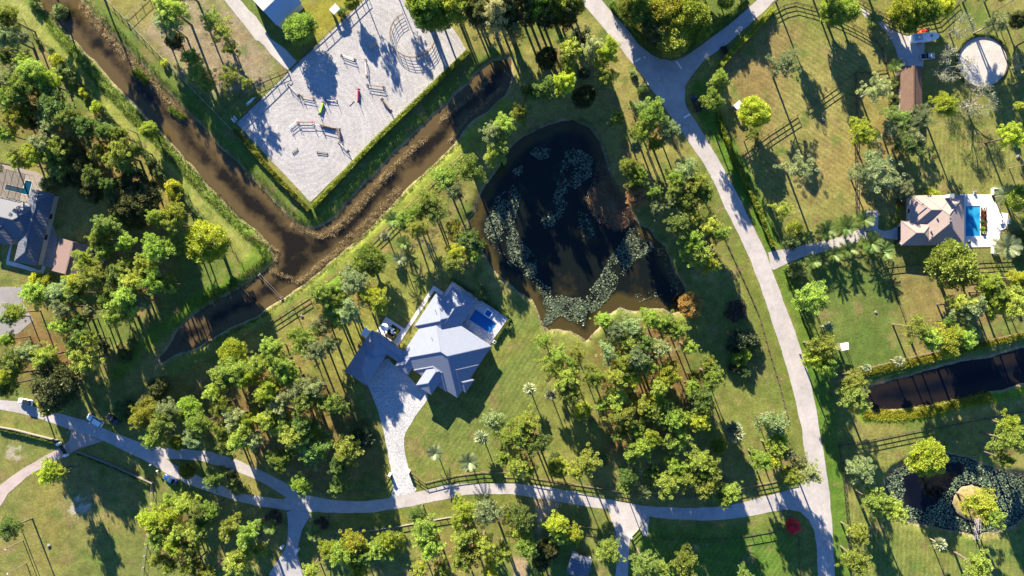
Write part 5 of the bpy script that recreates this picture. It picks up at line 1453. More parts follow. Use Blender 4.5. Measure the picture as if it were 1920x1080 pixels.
def build_tan_house():
    fr = Frame((1690, 366), (1.0, 0.0), 3.2); g = Frame((1690, 366), (1.0, 0.0), 0.0)
    tan = roofmat('tan_shingle', (0.32, 0.25, 0.22), 'tile', 0.08)
    masses = [(41, 118, 0, 93.5), (20.5, 95, 0.4, 57, {'dz': 0.03}), (16.7, 70, 1.2, 47.5, {'dz': -0.05}), (0, 60, 48, 94, {'dz': -0.1})]
    op = [(0, 1, .3, 3, 2.1, 1.25, True), (0, 1, .7, 3, 2.1, 1.25, True), (0, 2, .3, 1.8, 1.4, 1.6, False), (0, 2, .7, 1.8, 1.4, 1.6, False), (0, 0, .8, 1.8, 1.4, 1.6, False), (3, 3, .5, 4.6, 2.2, 1.2, True), (3, 2, .2, 1.5, 1.3, 1.6, False), (2, 3, .4, 1.6, 1.4, 1.6, False)]
    e = house('house', 'tan hip-roofed house with a bright turquoise pool beside it', fr, masses, tan, M['wall'], op)
    p = P(1774, 369, 3.5); c = MB(); c.box((p.x, p.y, 3.6), (1.25, 1.0, 5.2)); ch = wpart('chimney', c.mesh('chimney'), M['wall'], e)
    c = MB(); c.box((p.x, p.y, 6.3), (1.4, 1.15, 0.25)); obj('cap', c.mesh('cap'), M['metal'], ch)
    for x, y, z in ((1757.5, 409, 4.9), (1746.3, 433, 4.4), (1746.3, 443, 4.0), (1782, 407, 6.0), (1782, 414, 6.0)):
        q = P(x, y, z); c = MB(); c.box((q.x, q.y, z), (0.35, 0.35, 0.7)); wpart('roof_vent', c.mesh('roof_vent'), M['metal'], e)
    poolp = [(1810, 386), (1837, 386), (1837, 443), (1810, 443)]
    deckp = [(1800, 364), (1858, 365), (1862, 376), (1873, 388), (1873, 398), (1890, 400), (1887, 428), (1876, 432), (1874, 448), (1863, 463), (1800, 464)]
    planter = [(1838.5, 389), (1850, 389), (1850, 442), (1838.5, 442)]
    mb = MB(); mb.prism([P2(*q) for q in deckp], -0.05, 0.14, [[P2(*q) for q in poolp], [P2(*q) for q in planter]])
    obj('pool_deck', mb.mesh('pool_deck'), M['deckwhite'], kind='structure', label='bright white pool deck of the tan house')
    blue = poolmat('turquoise_pool_water', (0.008, 0.16, 0.36), (0.04, 0.38, 0.58))
    t = thing('swimming_pool', 'bright turquoise rectangular pool beside the tan house', 'pool', P(1823, 414))
    mb = MB(); mb.prism([P2(*q) for q in poolp], None, 0.06); wpart('pool_water', mb.mesh('pool_water'), blue, t)
    pp = [P2(*q) for q in poolp]; mb = MB(); mb.prism(grow(pp, 0.3), 0.02, 0.175, [pp]); wpart('coping', mb.mesh('coping'), M['white'], t)
    mb = MB(); mb.prism([P2(*q) for q in planter], None, 0.05); obj('planter_bed', mb.mesh('planter_bed'), mat('red_mulch', (0.10, 0.05, 0.035), 0.95, 0.3, 4), kind='structure', label='planted strip between pool and deck')
    for i, (x, y, r_, k) in enumerate(((1844, 396, 5, 'C'), (1845, 406, 5.5, 'C'), (1843, 415, 5, 's'), (1846, 420, 5, 'C'), (1843, 428, 5, 'u'), (1844, 434, 4, 'u'))):
        plant([x, y, r_, k], 900 + i, ('topmost red shrub in the strip beside the turquoise pool', 'second red shrub down the poolside strip', 'green shrub midway down the poolside strip', 'lowest red shrub in the poolside strip', 'upper yellow-green shrub in the poolside strip', 'lowest yellow-green shrub in the poolside strip')[i], 'poolside shrubs')
    for i, (x, y) in enumerate(((1843.5, 392), (1843.5, 436.5))):
        q = P(x, y, 0.14); pt = thing('flower_pot', ('round white flower pot at the top end of the poolside strip', 'round white flower pot at the bottom end of the poolside strip')[i], 'pot', q, group='poolside pots')
        mb = MB(); mb.cyl(q, q + Vector((0, 0, 0.55)), 0.32, 0.48, 12); wpart('pot', mb.mesh('pot'), M['white'], pt)
        mb = MB(); mb.cyl(q + Vector((0, 0, 0.552)), q + Vector((0, 0, 0.57)), 0.3, 0.3, 10); wpart('soil', mb.mesh('soil'), M['black'], pt)
    # garden walls, white
    for i, pl in enumerate((((1859, 366), (1859, 354), (1872, 354)), ((1859, 463), (1859, 475), (1872, 475)))):
        w = thing('garden_wall', ('low white wall at the top right corner of the pool deck', 'low white wall at the bottom right corner of the pool deck')[i], 'wall', P(*pl[0]), group='pool deck walls')
        for a, b in zip(pl[:-1], pl[1:]):
            p, q = P(*a), P(*b); mb = MB(); mb.bar(p + Vector((0, 0, .45)), q + Vector((0, 0, .45)), 0.35, 1.0); wpart('wall_panel', mb.mesh('wall_panel'), M['white'], w)
    q = P(1878, 415, 0.14); fp = thing('fire_table', 'white rectangular fire table with a dark slot on the pool deck', 'table', q)
    mb = MB(); mb.box((q.x, q.y, q.z + 0.25), (0.95, 1.6, 0.5)); wpart('body', mb.mesh('fire_table_body'), M['white'], fp)
    mb = MB(); mb.box((q.x, q.y, q.z + 0.51), (0.25, 0.95, 0.04)); wpart('burner', mb.mesh('burner'), M['black'], fp)
    for i, (x, y, rz) in enumerate(((1890, 412, 1.6), (1890, 418, 1.6), (1816.5, 455, 0.2), (1826, 361, 0.1))):
        q = P(x, y, 0.1 if i != 3 else 0.0); c = thing('lounge_chair', ('upper pale chair right of the fire table', 'lower pale chair right of the fire table', 'dark chair on the deck below the turquoise pool', 'pale pool equipment seat above the turquoise pool')[i], 'chair', q, rz, 'deck chairs')
        mm = M['black'] if i == 2 else M['white']
        mb = MB(); mb.box((0, 0, .38), (.75, .75, .14)); obj('seat', mb.mesh('seat'), mm, c)
        mb = MB(); mb.box((0, .34, .68), (.75, .1, .55)); obj('backrest', mb.mesh('backrest'), mm, c)
        for sx in (-.3, .3):
            for sy in (-.3, .3):
                mb = MB(); mb.box((sx, sy, .16), (.06, .06, .32)); obj('leg', mb.mesh('leg'), mm, c)
    # planting at the left front of the tan house
    for i, (x, y, r_, k) in enumerate(((1688, 372, 7, 't'), (1690, 384, 7, 'C'), (1688, 392, 7, 'u'), (1686, 414, 7, 'u'), (1690, 420, 6, 'w'), (1684, 456, 7, 't'), (1745, 362, 9, 'u'), (1736, 362, 6, 'u'), (1755, 363, 8, 'u'))):
        plant([x, y, r_, k if k != 'w' else 'u'], 950 + i, ('dark shrub at the top left of the tan house', 'red shrub left of the tan house', 'yellow-green shrub left of the tan house', 'yellow-green shrub at the garage top left', 'second yellow-green shrub at the garage top', 'dark shrub at the garage bottom left',
              'largest yellow-green shrub against the top wall of the tan house', 'leftmost yellow-green shrub against the top wall of the tan house', 'rightmost yellow-green shrub against the top wall of the tan house')[i], 'tan house shrubs')

def build_cage_house():
    u = (0.973, 0.231)
    fr = Frame((101.9, 363.8), u, 3.2); g = Frame((101.9, 363.8), u, 0.0)
    seam = roofmat('dark_seam_metal', (0.115, 0.125, 0.145), 'seam', 0.14)
    masses = [(-44.5, 0, 0, 140), (-160, -18, 28, 100, {'dz': 0.05}), (-112, -56, 60, 113, {'dz': 0.1}), (-160, -44, 27, 60, {'dz': -0.15, 'pitch': 0.2})]
    masses = masses[:3]
    op = [(0, 1, .3, 1.8, 1.4, 1.6, False), (0, 1, .6, 1.8, 1.4, 1.6, False), (0, 2, .5, 1.8, 1.4, 1.6, False), (1, 0, .7, 3.0, 2.1, 1.25, True), (2, 2, .4, 2.2, 1.4, 1.6, False)]
    e = house('house', 'dark metal-roofed house with a screened pool at the left edge', fr, masses, seam, M['wallgrey'], op)
    q = P(27.5, 414, 5.2); c = MB(); c.box((q.x, q.y, 5.0), (0.5, 0.7, 1.0)); wpart('chimney', c.mesh('chimney'), M['white'], e)
    # screened pool
    pool = (-58, -42, -12, 12); pool2 = (-92, -58, 2, 14)
    L = [(-58, -13), (-45.5, -13), (-45.5, 13), (-92, 13), (-92, 3), (-58, 3)]
    hole = [tuple(g.pt(*k, 0).xy) for k in L]
    mb = MB(); mb.prism([tuple(g.pt(*k, 0).xy) for k in ((-125, -32), (-38, -32), (-20, -22), (-30, 30), (-125, 30))], -0.05, 0.12, [hole])
    obj('cage_deck', mb.mesh('cage_deck'), mat('tan_deck', (0.26, 0.225, 0.19), 0.8, 0.12, 1.5), kind='structure', label='pale deck under the screen cage')
    t = thing('swimming_pool', 'blue L-shaped pool under a screen cage at the left edge', 'pool', g.pt(-60, 5, 0))
    mb = MB(); mb.prism(hole, None, 0.05); wpart('pool_water', mb.mesh('cage_pool_water'), poolmat('cage_pool_water', (0.004, 0.045, 0.085), (0.008, 0.07, 0.12)), t)
    mb = MB(); mb.prism(grow(hole, 0.25), 0.01, 0.15, [hole]); wpart('coping', mb.mesh('coping'), M['concrete'], t)
    # screen cage: posts and roof beams with dark mesh
    cg = thing('screen_cage', 'bronze-framed screen cage over the pool at the left edge', 'screen cage', g.pt(-80, 0, 0))
    zc = 3.6
    for i, a in enumerate((-120, -107, -94, -81, -68, -55, -46)):
        mb = MB(); mb.bar(g.pt(a, -24, zc), g.pt(a, 26, zc), 0.07, 0.12); wpart('beam', mb.mesh('beam'), M['rail'], cg)
        mb = MB(); mb.bar(g.pt(a, -24, 0.1), g.pt(a, -24, zc), 0.07, 0.07); wpart('post', mb.mesh('post'), M['rail'], cg)
    for b in (-24, 1, 26):
        mb = MB(); mb.bar(g.pt(-120, b, zc + .1), g.pt(-46, b, zc + .1), 0.07, 0.1); wpart('purlin', mb.mesh('purlin'), M['rail'], cg)
    scr = bpy.data.materials.new('screen_mesh'); scr.use_nodes = True
    n = scr.node_tree.nodes; l = scr.node_tree.links; tr = n.new('ShaderNodeBsdfTransparent'); ms = n.new('ShaderNodeMixShader'); ms.inputs[0].default_value = 0.4
    n['Principled BSDF'].inputs['Base Color'].default_value = (0.02, 0.02, 0.022, 1); n['Principled BSDF'].inputs['Roughness'].default_value = 0.9
    l.new(tr.outputs[0], ms.inputs[1]); l.new(n['Principled BSDF'].outputs[0], ms.inputs[2]); l.new(ms.outputs[0], n['Material Output'].inputs[0])
    mb = MB(); mb.face([g.pt(-120, -24, zc + .06), g.pt(-120, 26, zc + .06), g.pt(-46, 26, zc + .06), g.pt(-46, -24, zc + .06)]); wpart('screen', mb.mesh('screen'), scr, cg)
    # walks
    wk = [(24, 449), (30, 452), (22, 461), (17, 489), (76, 507), (80, 497), (86, 500), (80, 514), (11, 496), (12, 490), (18, 462)]
    sheet('house_walk', wk, 0.05, M['concrete'], 'pale concrete walk round the dark metal-roofed house')
    sheet('side_patio', [(88, 420), (102, 425), (108, 456), (98, 503), (86, 498), (74, 495), (84, 456)], 0.04, mat('mottled_patio', (0.25, 0.245, 0.25), 0.9, 0.6, 3.0), 'mottled grey patio between the house and the carport barn')

def simple_barn(name, label, corners, ridge, ze, zr, roof_m, wall_m, open_sides=False, cat='barn'):
    """gable roof from photo corners (eave a0,a1 / b0,b1) and ridge ends, each read at its own height"""
    a0, a1, b1, b0 = [P(*q, ze) for q in corners]
    r0, r1 = [P(*q, zr) for q in ridge]
    base = (a0 + a1 + b0 + b1) / 4; base.z = 0
    e = thing(name, label, cat, base)
    for (p, q, s, t) in ((a0, a1, r1, r0), (b1, b0, r0, r1)):
        mb = MB(); pts = [p, q, s, t]
        nrm = (q - p).cross(t - p)
        if nrm.z < 0: pts = [q, p, t, s]
        ee = (pts[1] - pts[0]).normalized(); nn = (pts[1] - pts[0]).cross(pts[3] - pts[0]).normalized(); gg = nn.cross(ee)
        uv = [((k - pts[0]).dot(ee), (k - pts[0]).dot(gg)) for k in pts]
        mb.face(pts, uv); d = Vector((0, 0, .16))
        mb.face([k - d for k in reversed(pts)], [(0, 0)] * 4)
        for i in range(4):
            j = (i + 1) % 4; mb.face([pts[i] - d, pts[j] - d, pts[j], pts[i]], [(0, 0)] * 4)
        rf = wpart('roof', mb.mesh('roof'), roof_m, e)
    mb = MB(); mb.bar(r0 + Vector((0, 0, .05)), r1 + Vector((0, 0, .05)), 0.4, 0.08); wpart('ridge_cap', mb.mesh('ridge_cap'), roof_m, e)
    c = (a0 + a1 + b0 + b1) / 4
    if open_sides:
        for q in (a0, a1, b0, b1, a0.lerp(a1, .5), b0.lerp(b1, .5)):
            w = q.lerp(c, 0.08); mb = MB(); mb.box((w.x, w.y, (ze - .15) / 2), (.2, .2, ze - .15)); wpart('post', mb.mesh('post'), wall_m, e)
    else:
        ins = [q.lerp(c, 0.07) for q in (a0, a1, b1, b0)]
        mb = MB(); mb.prism([(q.x, q.y) for q in ins], -0.1, ze - 0.1); wpart('wall', mb.mesh('wall'), wall_m, e)
        for rr_, p, q in ((r0, ins[0], ins[3]), (r1, ins[1], ins[2])):
            m_ = p.lerp(q, .5); mb = MB(); mb.face([Vector((p.x, p.y, ze - .1)), Vector((q.x, q.y, ze - .1)), Vector((m_.x, m_.y, zr - .25))]); wpart('gable', mb.mesh('gable'), wall_m, e)
            d = (q - p).normalized(); n = (m_ - c); n.z = 0; n.normalize()
            w = m_ + n * .05; mb = MB(); mb.bar((w.x - d.x * 1.4, w.y - d.y * 1.4, 1.3), (w.x + d.x * 1.4, w.y + d.y * 1.4, 1.3), .08, 2.6); wpart('door', mb.mesh('door'), M['railbrown'], e)
    return e

def shelter(name, label, corners, z, m, slope=0.3):
    """small single-pitch field shelter: roof, posts and a back wall"""
    c = [P(*q, z) for q in corners]; cen = sum(c, Vector()) / 4
    e = thing(name, label, 'shelter', (cen.x, cen.y, 0), group='field shelters')
    mb = MB(); pts = [Vector((p.x, p.y, z + (slope if i < 2 else 0))) for i, p in enumerate(c)]
    if (pts[1] - pts[0]).cross(pts[3] - pts[0]).z < 0: pts.reverse()
    d = Vector((0, 0, .1)); mb.face(pts, [(0, 0), (3, 0), (3, 3), (0, 3)]); mb.face([p - d for p in reversed(pts)], [(0, 0)] * 4)
    for i in range(4):
        j = (i + 1) % 4; mb.face([pts[i] - d, pts[j] - d, pts[j], pts[i]], [(0, 0)] * 4)
    wpart('roof', mb.mesh('roof'), m, e)
    for p in pts:
        w = Vector((p.x, p.y, 0)).lerp(Vector((cen.x, cen.y, 0)), .12); mb = MB(); mb.box((w.x, w.y, (p.z - .12) / 2), (.14, .14, p.z - .12)); wpart('post', mb.mesh('post'), M['wood'], e)
    p, q = [Vector((k.x, k.y, 0)).lerp(Vector((cen.x, cen.y, 0)), .12) for k in pts[:2]]
    mb = MB(); mb.bar(p + Vector((0, 0, z * .45)), q + Vector((0, 0, z * .45)), .06, z * .8); wpart('back_wall', mb.mesh('back_wall'), M['wood'], e)

def build_barns():
    simple_barn('carport_barn', 'brown ribbed-metal barn beside the dark metal-roofed house', [(112, 445.6), (97, 507.5), (151, 522), (167.5, 459.5)], [(137.8, 453.5), (122, 514)], 3.0, 4.6, roofmat('brown_rib_metal', (0.22, 0.15, 0.13), 'rib', 0.10), M['wallgrey'])
    simple_barn('metal_barn', 'barn with a blue-grey ribbed metal roof at the top edge', [(462, -14), (505, -60), (566, 5), (519, 48)], [(493, 20), (538, -24)], 4.2, 6.2, roofmat('zinc_rib_metal', (0.42, 0.44, 0.47), 'seam', 0.06), M['wall'])
    simple_barn('stable_barn', 'long brown shingle-roofed barn beside the trailer yard', [(1688.8, 124), (1688.8, 211), (1729, 210), (1729, 124.5)], [(1713.8, 123), (1713.8, 211.5)], 3.0, 5.0, roofmat('brown_shingle', (0.15, 0.09, 0.062), 'tile', 0.28), M['wood'])
    zinc = roofmat('white_sheet_metal', (0.72, 0.72, 0.72), 'seam', 0.03)
    shelter('field_shelter', 'small white-roofed shelter on the grass beside the metal barn', [(629, 7), (638, 17), (626, 27), (617, 18)], 2.4, zinc)
    shelter('field_shelter', 'small white-roofed shelter beside the black van', [(1386, 188), (1393, 198), (1383, 206), (1375, 198)], 2.3, zinc)
    shelter('field_shelter', 'small white-roofed shelter in the lower paddock near the road', [(1590, 642), (1591, 655), (1577, 658), (1576, 644)], 2.5, zinc)
    dark = roofmat('dark_sheet_metal', (0.15, 0.17, 0.20), 'seam', 0.2)
    simple_barn('garden_shed', 'dark flat-roofed shed under trees at the bottom edge', [(1074, 1037), (1062, 1074), (1100, 1090), (1111, 1049)], [(1093, 1043), (1081, 1083)], 2.6, 2.9, dark, M['wallgrey'], cat='shed')
    e = thing('pergola', 'small open grey pergola among pines behind the carport barn', 'pergola', P(186, 484))
    cs = [(176, 475), (197, 479), (193, 494), (172, 490)]
    for q in cs:
        w = P(*q, 2.2); mb = MB(); mb.box((w.x, w.y, 1.1), (.15, .15, 2.2)); wpart('post', mb.mesh('post'), M['wood'], e)
    for i in range(4):
        mb = MB(); mb.bar(P(*cs[i], 2.25), P(*cs[(i + 1) % 4], 2.25), .25, .15); wpart('beam', mb.mesh('beam'), M['railpale'], e)

# ---------------------------------------------------------------- fences
POSTM = {}
def fence(label, px, h=1.35, rails=3, step=2.7, m='rail', rw=0.14, name='fence', pw=0.16, cat='fence', mesh_wire=False, rt=0.05):
    pts = [Vector((*P2(*p), 0)) for p in px]
    e = thing(name, label, cat, (pts[0].x, pts[0].y, gz(pts[0].x, pts[0].y)), group='paddock fences' if cat == 'fence' else None)
    key = (h, pw, m)
    if key not in POSTM:
        mb = MB(); mb.box((0, 0, h / 2 - .1), (pw, pw, h + .2)); POSTM[key] = mb.mesh('post'); POSTM[key].materials.append(M[m])
    nodes = []
    for a, b in zip(pts[:-1], pts[1:]):
        L = (b - a).length; k = max(1, round(L / step))
        for i in range(k): nodes.append(a.lerp(b, i / k))
    nodes.append(pts[-1])
    zs = ground_z(np.array([p.x for p in nodes]), np.array([p.y for p in nodes]))
    for p, z in zip(nodes, zs):
        p.z = float(z)
        o = obj('post', POSTM[key], M[m], e, loc=p - e.location); o.rotation_euler = (0, 0, math.atan2(pts[1].y - pts[0].y, pts[1].x - pts[0].x))
    for r_ in range(rails):
        mb = MB(); zz = h * (0.94 - r_ * (0.72 / max(1, rails - 1) if rails > 1 else 0))
        for a, b in zip(nodes[:-1], nodes[1:]):
            mb.bar(a + Vector((0, 0, zz)), b + Vector((0, 0, zz)), rt, rw)
        wpart('rail', mb.mesh('rail'), M[m], e)
    return e

def build_fences():
    T = tiles
    fence('dark rail fence along the lower left half of the arena top side', [(443, 231), (486, 190), (541, 136)], 1.4, 2, 2.8)
    fence('dark rail fence along the upper half of the arena top side', [(559, 118), (620, 61), (690, -6)], 1.4, 2, 2.8)
    fence('low sand-edge boarding along the right side of the arena', [(876, 94), (790, 178), (697, 268), (583, 381)], 0.35, 1, 6, 'railbrown', 0.3)
    fence('black rail fence running down beside the road at the lower right', [(1572, 836), (1580, 897), (1587, 970), (1591, 1035), (1593, 1086)], 1.4, 3, 2.7)
    fence('dark rail fence across the top of the lower right paddock', [(1573, 835), (1640, 823), (1712, 808), (1800, 793), (1925, 769)], 1.4, 3, 2.7)
    fence('dark rail fence across the top right paddock, upper length', [(1514, 201), (1557, 170), (1600, 140)], 1.4, 3, 2.7)
    fence('dark rail fence across the top right paddock, lower length', [(1385, 292), (1410, 275), (1440, 252), (1495, 216)], 1.4, 3, 2.7)
    fence('dark rail fence running down the right side of the paddock', [(1603, 138), (1604, 180), (1605, 229), (1602, 270), (1603, 340), (1604, 405)], 1.4, 3, 2.7)
    fence('short dark rail fence between the paddock and the brown-roofed barn', [(1603, 137), (1630, 137), (1662, 133)], 1.4, 3, 2.7)
    fence('curved dark rail fence along the top of the paddock', [(1452, 22), (1470, 12), (1490, 7), (1535, 19), (1600, 50), (1630, 67), (1652, 92), (1662, 131)], 1.4, 3, 2.7)
    fence('dark rail fence along the stable drive, right side', [(1604, -2), (1647, 25), (1690, 45), (1725, 46), (1760, 38), (1797, 4)], 1.4, 3, 2.7)
    fence('brown rail fence below the house lawn, along the bottom road', [(767, 882), (797, 904), (855, 890), (905, 884), (960, 885), (1000, 895), (1105, 911), (1167, 921), (1230, 930), (1285, 932), (1340, 925), (1385, 914), (1439, 904), (1490, 893)], 1.35, 3, 2.7, 'railbrown')
    fence('brown rail fence on the left of the paver driveway', [(733, 889), (715, 917), (655, 924), (605, 921), (560, 900)], 1.35, 3, 2.7, 'railbrown')
    fence('long brown rail fence along the canal, lower left length', [(252, 775), (270, 755), (290, 735), (322, 712), (365, 687), (410, 662), (479, 620), (512, 600), (550, 575), (580, 556)], 1.35, 3, 2.7, 'railbrown')
    fence('long brown rail fence along the canal, upper right length', [(602, 538), (655, 497), (687, 465), (732, 422), (797, 357), (835, 320), (890, 270), (920, 245)], 1.35, 3, 2.7, 'railbrown')
    fence('thin wire fence on posts left of the grassy berm', [(22, 27), (45, 37), (60, 60), (90, 87), (145, 145), (225, 235), (265, 275), (300, 315), (370, 390), (392, 416), (430, 455), (452, 492)], 1.2, 2, 3.5, 'railbrown', 0.06)
    fence('thin pale mesh fence right of the brown canal', [(197, -4), (237, 37), (325, 130), (410, 217), (457, 267)], 1.3, 2, 3.5, 'railpale', 0.08)
    fence('short pale mesh fence branching off at the top left', [(238, 36), (280, -4)], 1.3, 2, 3.5, 'railpale', 0.08)
    fence('thin fence between the bare yard and the arena', [(411, 216), (475, 157), (538, 131)], 1.3, 2, 3.0, 'rail', 0.08)
    fence('low pale wooden fence below the bottom road bend', [(622, 1008), (630, 999), (680, 996), (730, 989), (780, 980), (837, 970), (892, 962)], 0.9, 2, 2.6, 'railpale', 0.16)
    fence('thin fence down the right side of the bottom left field', [(287, 905), (284, 960), (275, 1020), (267, 1085)], 1.2, 2, 3.2, 'railpale', 0.07)
    fence('dark fence below the bottom road, right of the flaring drive', [(1206, 1005), (1260, 1010), (1360, 1010), (1440, 996), (1475, 987), (1496, 1005), (1500, 1086)], 1.3, 2, 2.8)
    fence('dark fence below the bottom road, left of the flaring drive', [(1067, 980), (1092, 985), (1122, 990)], 1.3, 2, 2.8)
    fence('brown rail fence on the house side of the curving road, upper length', [(1250, 240), (1265, 270), (1282, 300), (1322, 377), (1337, 400), (1365, 462), (1400, 539)], 1.3, 3, 2.7, 'railbrown')
    fence('brown rail fence on the house side of the curving road, lower length', [(1400, 539), (1422, 590), (1440, 655), (1460, 720), (1474, 777)], 1.3, 3, 2.7, 'railbrown')
    fence('dark fence behind the roadside hedge', [(1370, 275), (1405, 345), (1440, 412), (1466, 458)], 1.2, 2, 3.0)
    fence('dark rail fence below the white pool deck', [(1830, 490), (1870, 488), (1925, 486)], 1.4, 3, 2.7)
    fence('low fence across the lawn below the tan house', [(1650, 503), (1662, 500), (1700, 496), (1740, 495)], 1.0, 2, 3.0)
    fence('brown rail fence above the dark canal', [(1577, 700), (1615, 692), (1715, 667), (1835, 640), (1925, 622)], 1.3, 3, 2.7, 'railbrown')
    fence('dark fence dividing the lower paddocks', [(1665, 505), (1675, 540), (1697, 602), (1706, 640)], 1.2, 2, 3.0)
    fence('dark fence beside the hedge of the lower paddock', [(1478, 508), (1500, 560), (1524, 625), (1532, 648)], 1.2, 2, 3.0)
    # walls by the brick drive
    for lab, pl in (('low pale stone wall left of the brick driveway gate', [(-4, 799), (31, 805), (70, 815), (111, 825)]), ('low pale stone wall right of the brick driveway gate', [(145, 845), (180, 858), (215, 872), (250, 888), (287, 905)])):
        w = thing('boundary_wall', lab, 'wall', P(*pl[0]), group='brick drive walls')
        for a, b in zip(pl[:-1], pl[1:]):
            p, q = P(*a), P(*b); mb = MB(); mb.bar(p + Vector((0, 0, .5)), q + Vector((0, 0, .5)), .2, 1.1); wp = wpart('wall_panel', mb.mesh('wall_panel'), M['stone'], w)
            mb = MB(); mb.bar(p + Vector((0, 0, 1.09)), q + Vector((0, 0, 1.09)), .28, .08); obj('coping', mb.mesh('coping'), M['stone'], wp)

def pillar(label, x, y, s=0.7, h=1.7):
    p = P(x, y); e = thing('gate_pillar', label, 'pillar', p, math.atan2(-0.55, 0.83), 'gate pillars')
    mb = MB(); mb.box((0, 0, h / 2), (s, s, h)); sh = obj('shaft', mb.mesh('shaft'), M['white'], e)
    mb = MB(); mb.box((0, 0, h + .06), (s * 1.25, s * 1.25, .12)); obj('cap', mb.mesh('cap'), M['white'], e)

def build_gates():
    pillar('white gate pillar on the left of the paver driveway', 732, 888)
    pillar('white gate pillar on the right of the paver driveway', 767, 882)
    pillar('white gate pillar on the left of the grey paved entrance', 531, 1023)
    pillar('white gate pillar on the right of the grey paved entrance', 560, 1029)
    pillar('white gate pillar at the upper end of the dark gate', 114, 831, .6)
    pillar('white gate pillar at the lower end of the dark gate', 128, 852, .6)
    pillar('small white pillar at the right edge of the flaring drive', 1182, 1006, .5, 1.4)
    pillar('small white pillar at the left edge of the flaring drive', 1156, 1010, .5, 1.4)
    p, q = P(116, 834), P(127, 850)
    e = thing('driveway_gate', 'dark solid gate across the brick driveway', 'gate', (p + q) / 2)
    for i in range(2):
        a, b = p.lerp(q, .04 + .46 * i), p.lerp(q, .5 + .46 * i); mb = MB(); mb.bar(a + Vector((0, 0, .95)), b + Vector((0, 0, .95)), .09, 1.6); wpart('gate_leaf', mb.mesh('gate_leaf'), M['rail'], e)
    # yellow barrier of the flaring drive
    p, q = P(1182, 1005), P(1216, 970)
    e = thing('drive_gate', 'long open pale gate leaf beside the flaring concrete drive', 'gate', p)
    for z in (.3, .7, 1.1):
        mb = MB(); mb.bar(p + Vector((0, 0, z)), p.lerp(q, .45) + Vector((0, 0, z)), .06, .14); wpart('gate_rail', mb.mesh('gate_rail'), M['railpale'], e)
    p, q = P(1148, 994), P(1156, 1010)
    e = thing('drive_gate', 'short open white gate leaf left of the flaring drive', 'gate', p)
    for z in (.3, .7, 1.1):
        mb = MB(); mb.bar(p + Vector((0, 0, z)), q + Vector((0, 0, z)), .06, .14); wpart('gate_rail', mb.mesh('gate_rail'), M['white'], e)

# ---------------------------------------------------------------- vehicles
def loft(mb, secs, cap=True):
    """secs: list of rings with equal counts"""
    k0 = len(mb.v); n = len(secs[0])
    for s in secs: mb.v += [tuple(p) for p in s]
    for i in range(len(secs) - 1):
        for j in range(n):
            a = k0 + i * n + j; b = k0 + i * n + (j + 1) % n
            mb.f.append((a, b, b + n, a + n)); mb.uv.append(None)
    if cap:
        mb.f.append(tuple(k0 + n - 1 - j for j in range(n))); mb.uv.append(None)
        mb.f.append(tuple(k0 + (len(secs) - 1) * n + j for j in range(n))); mb.uv.append(None)

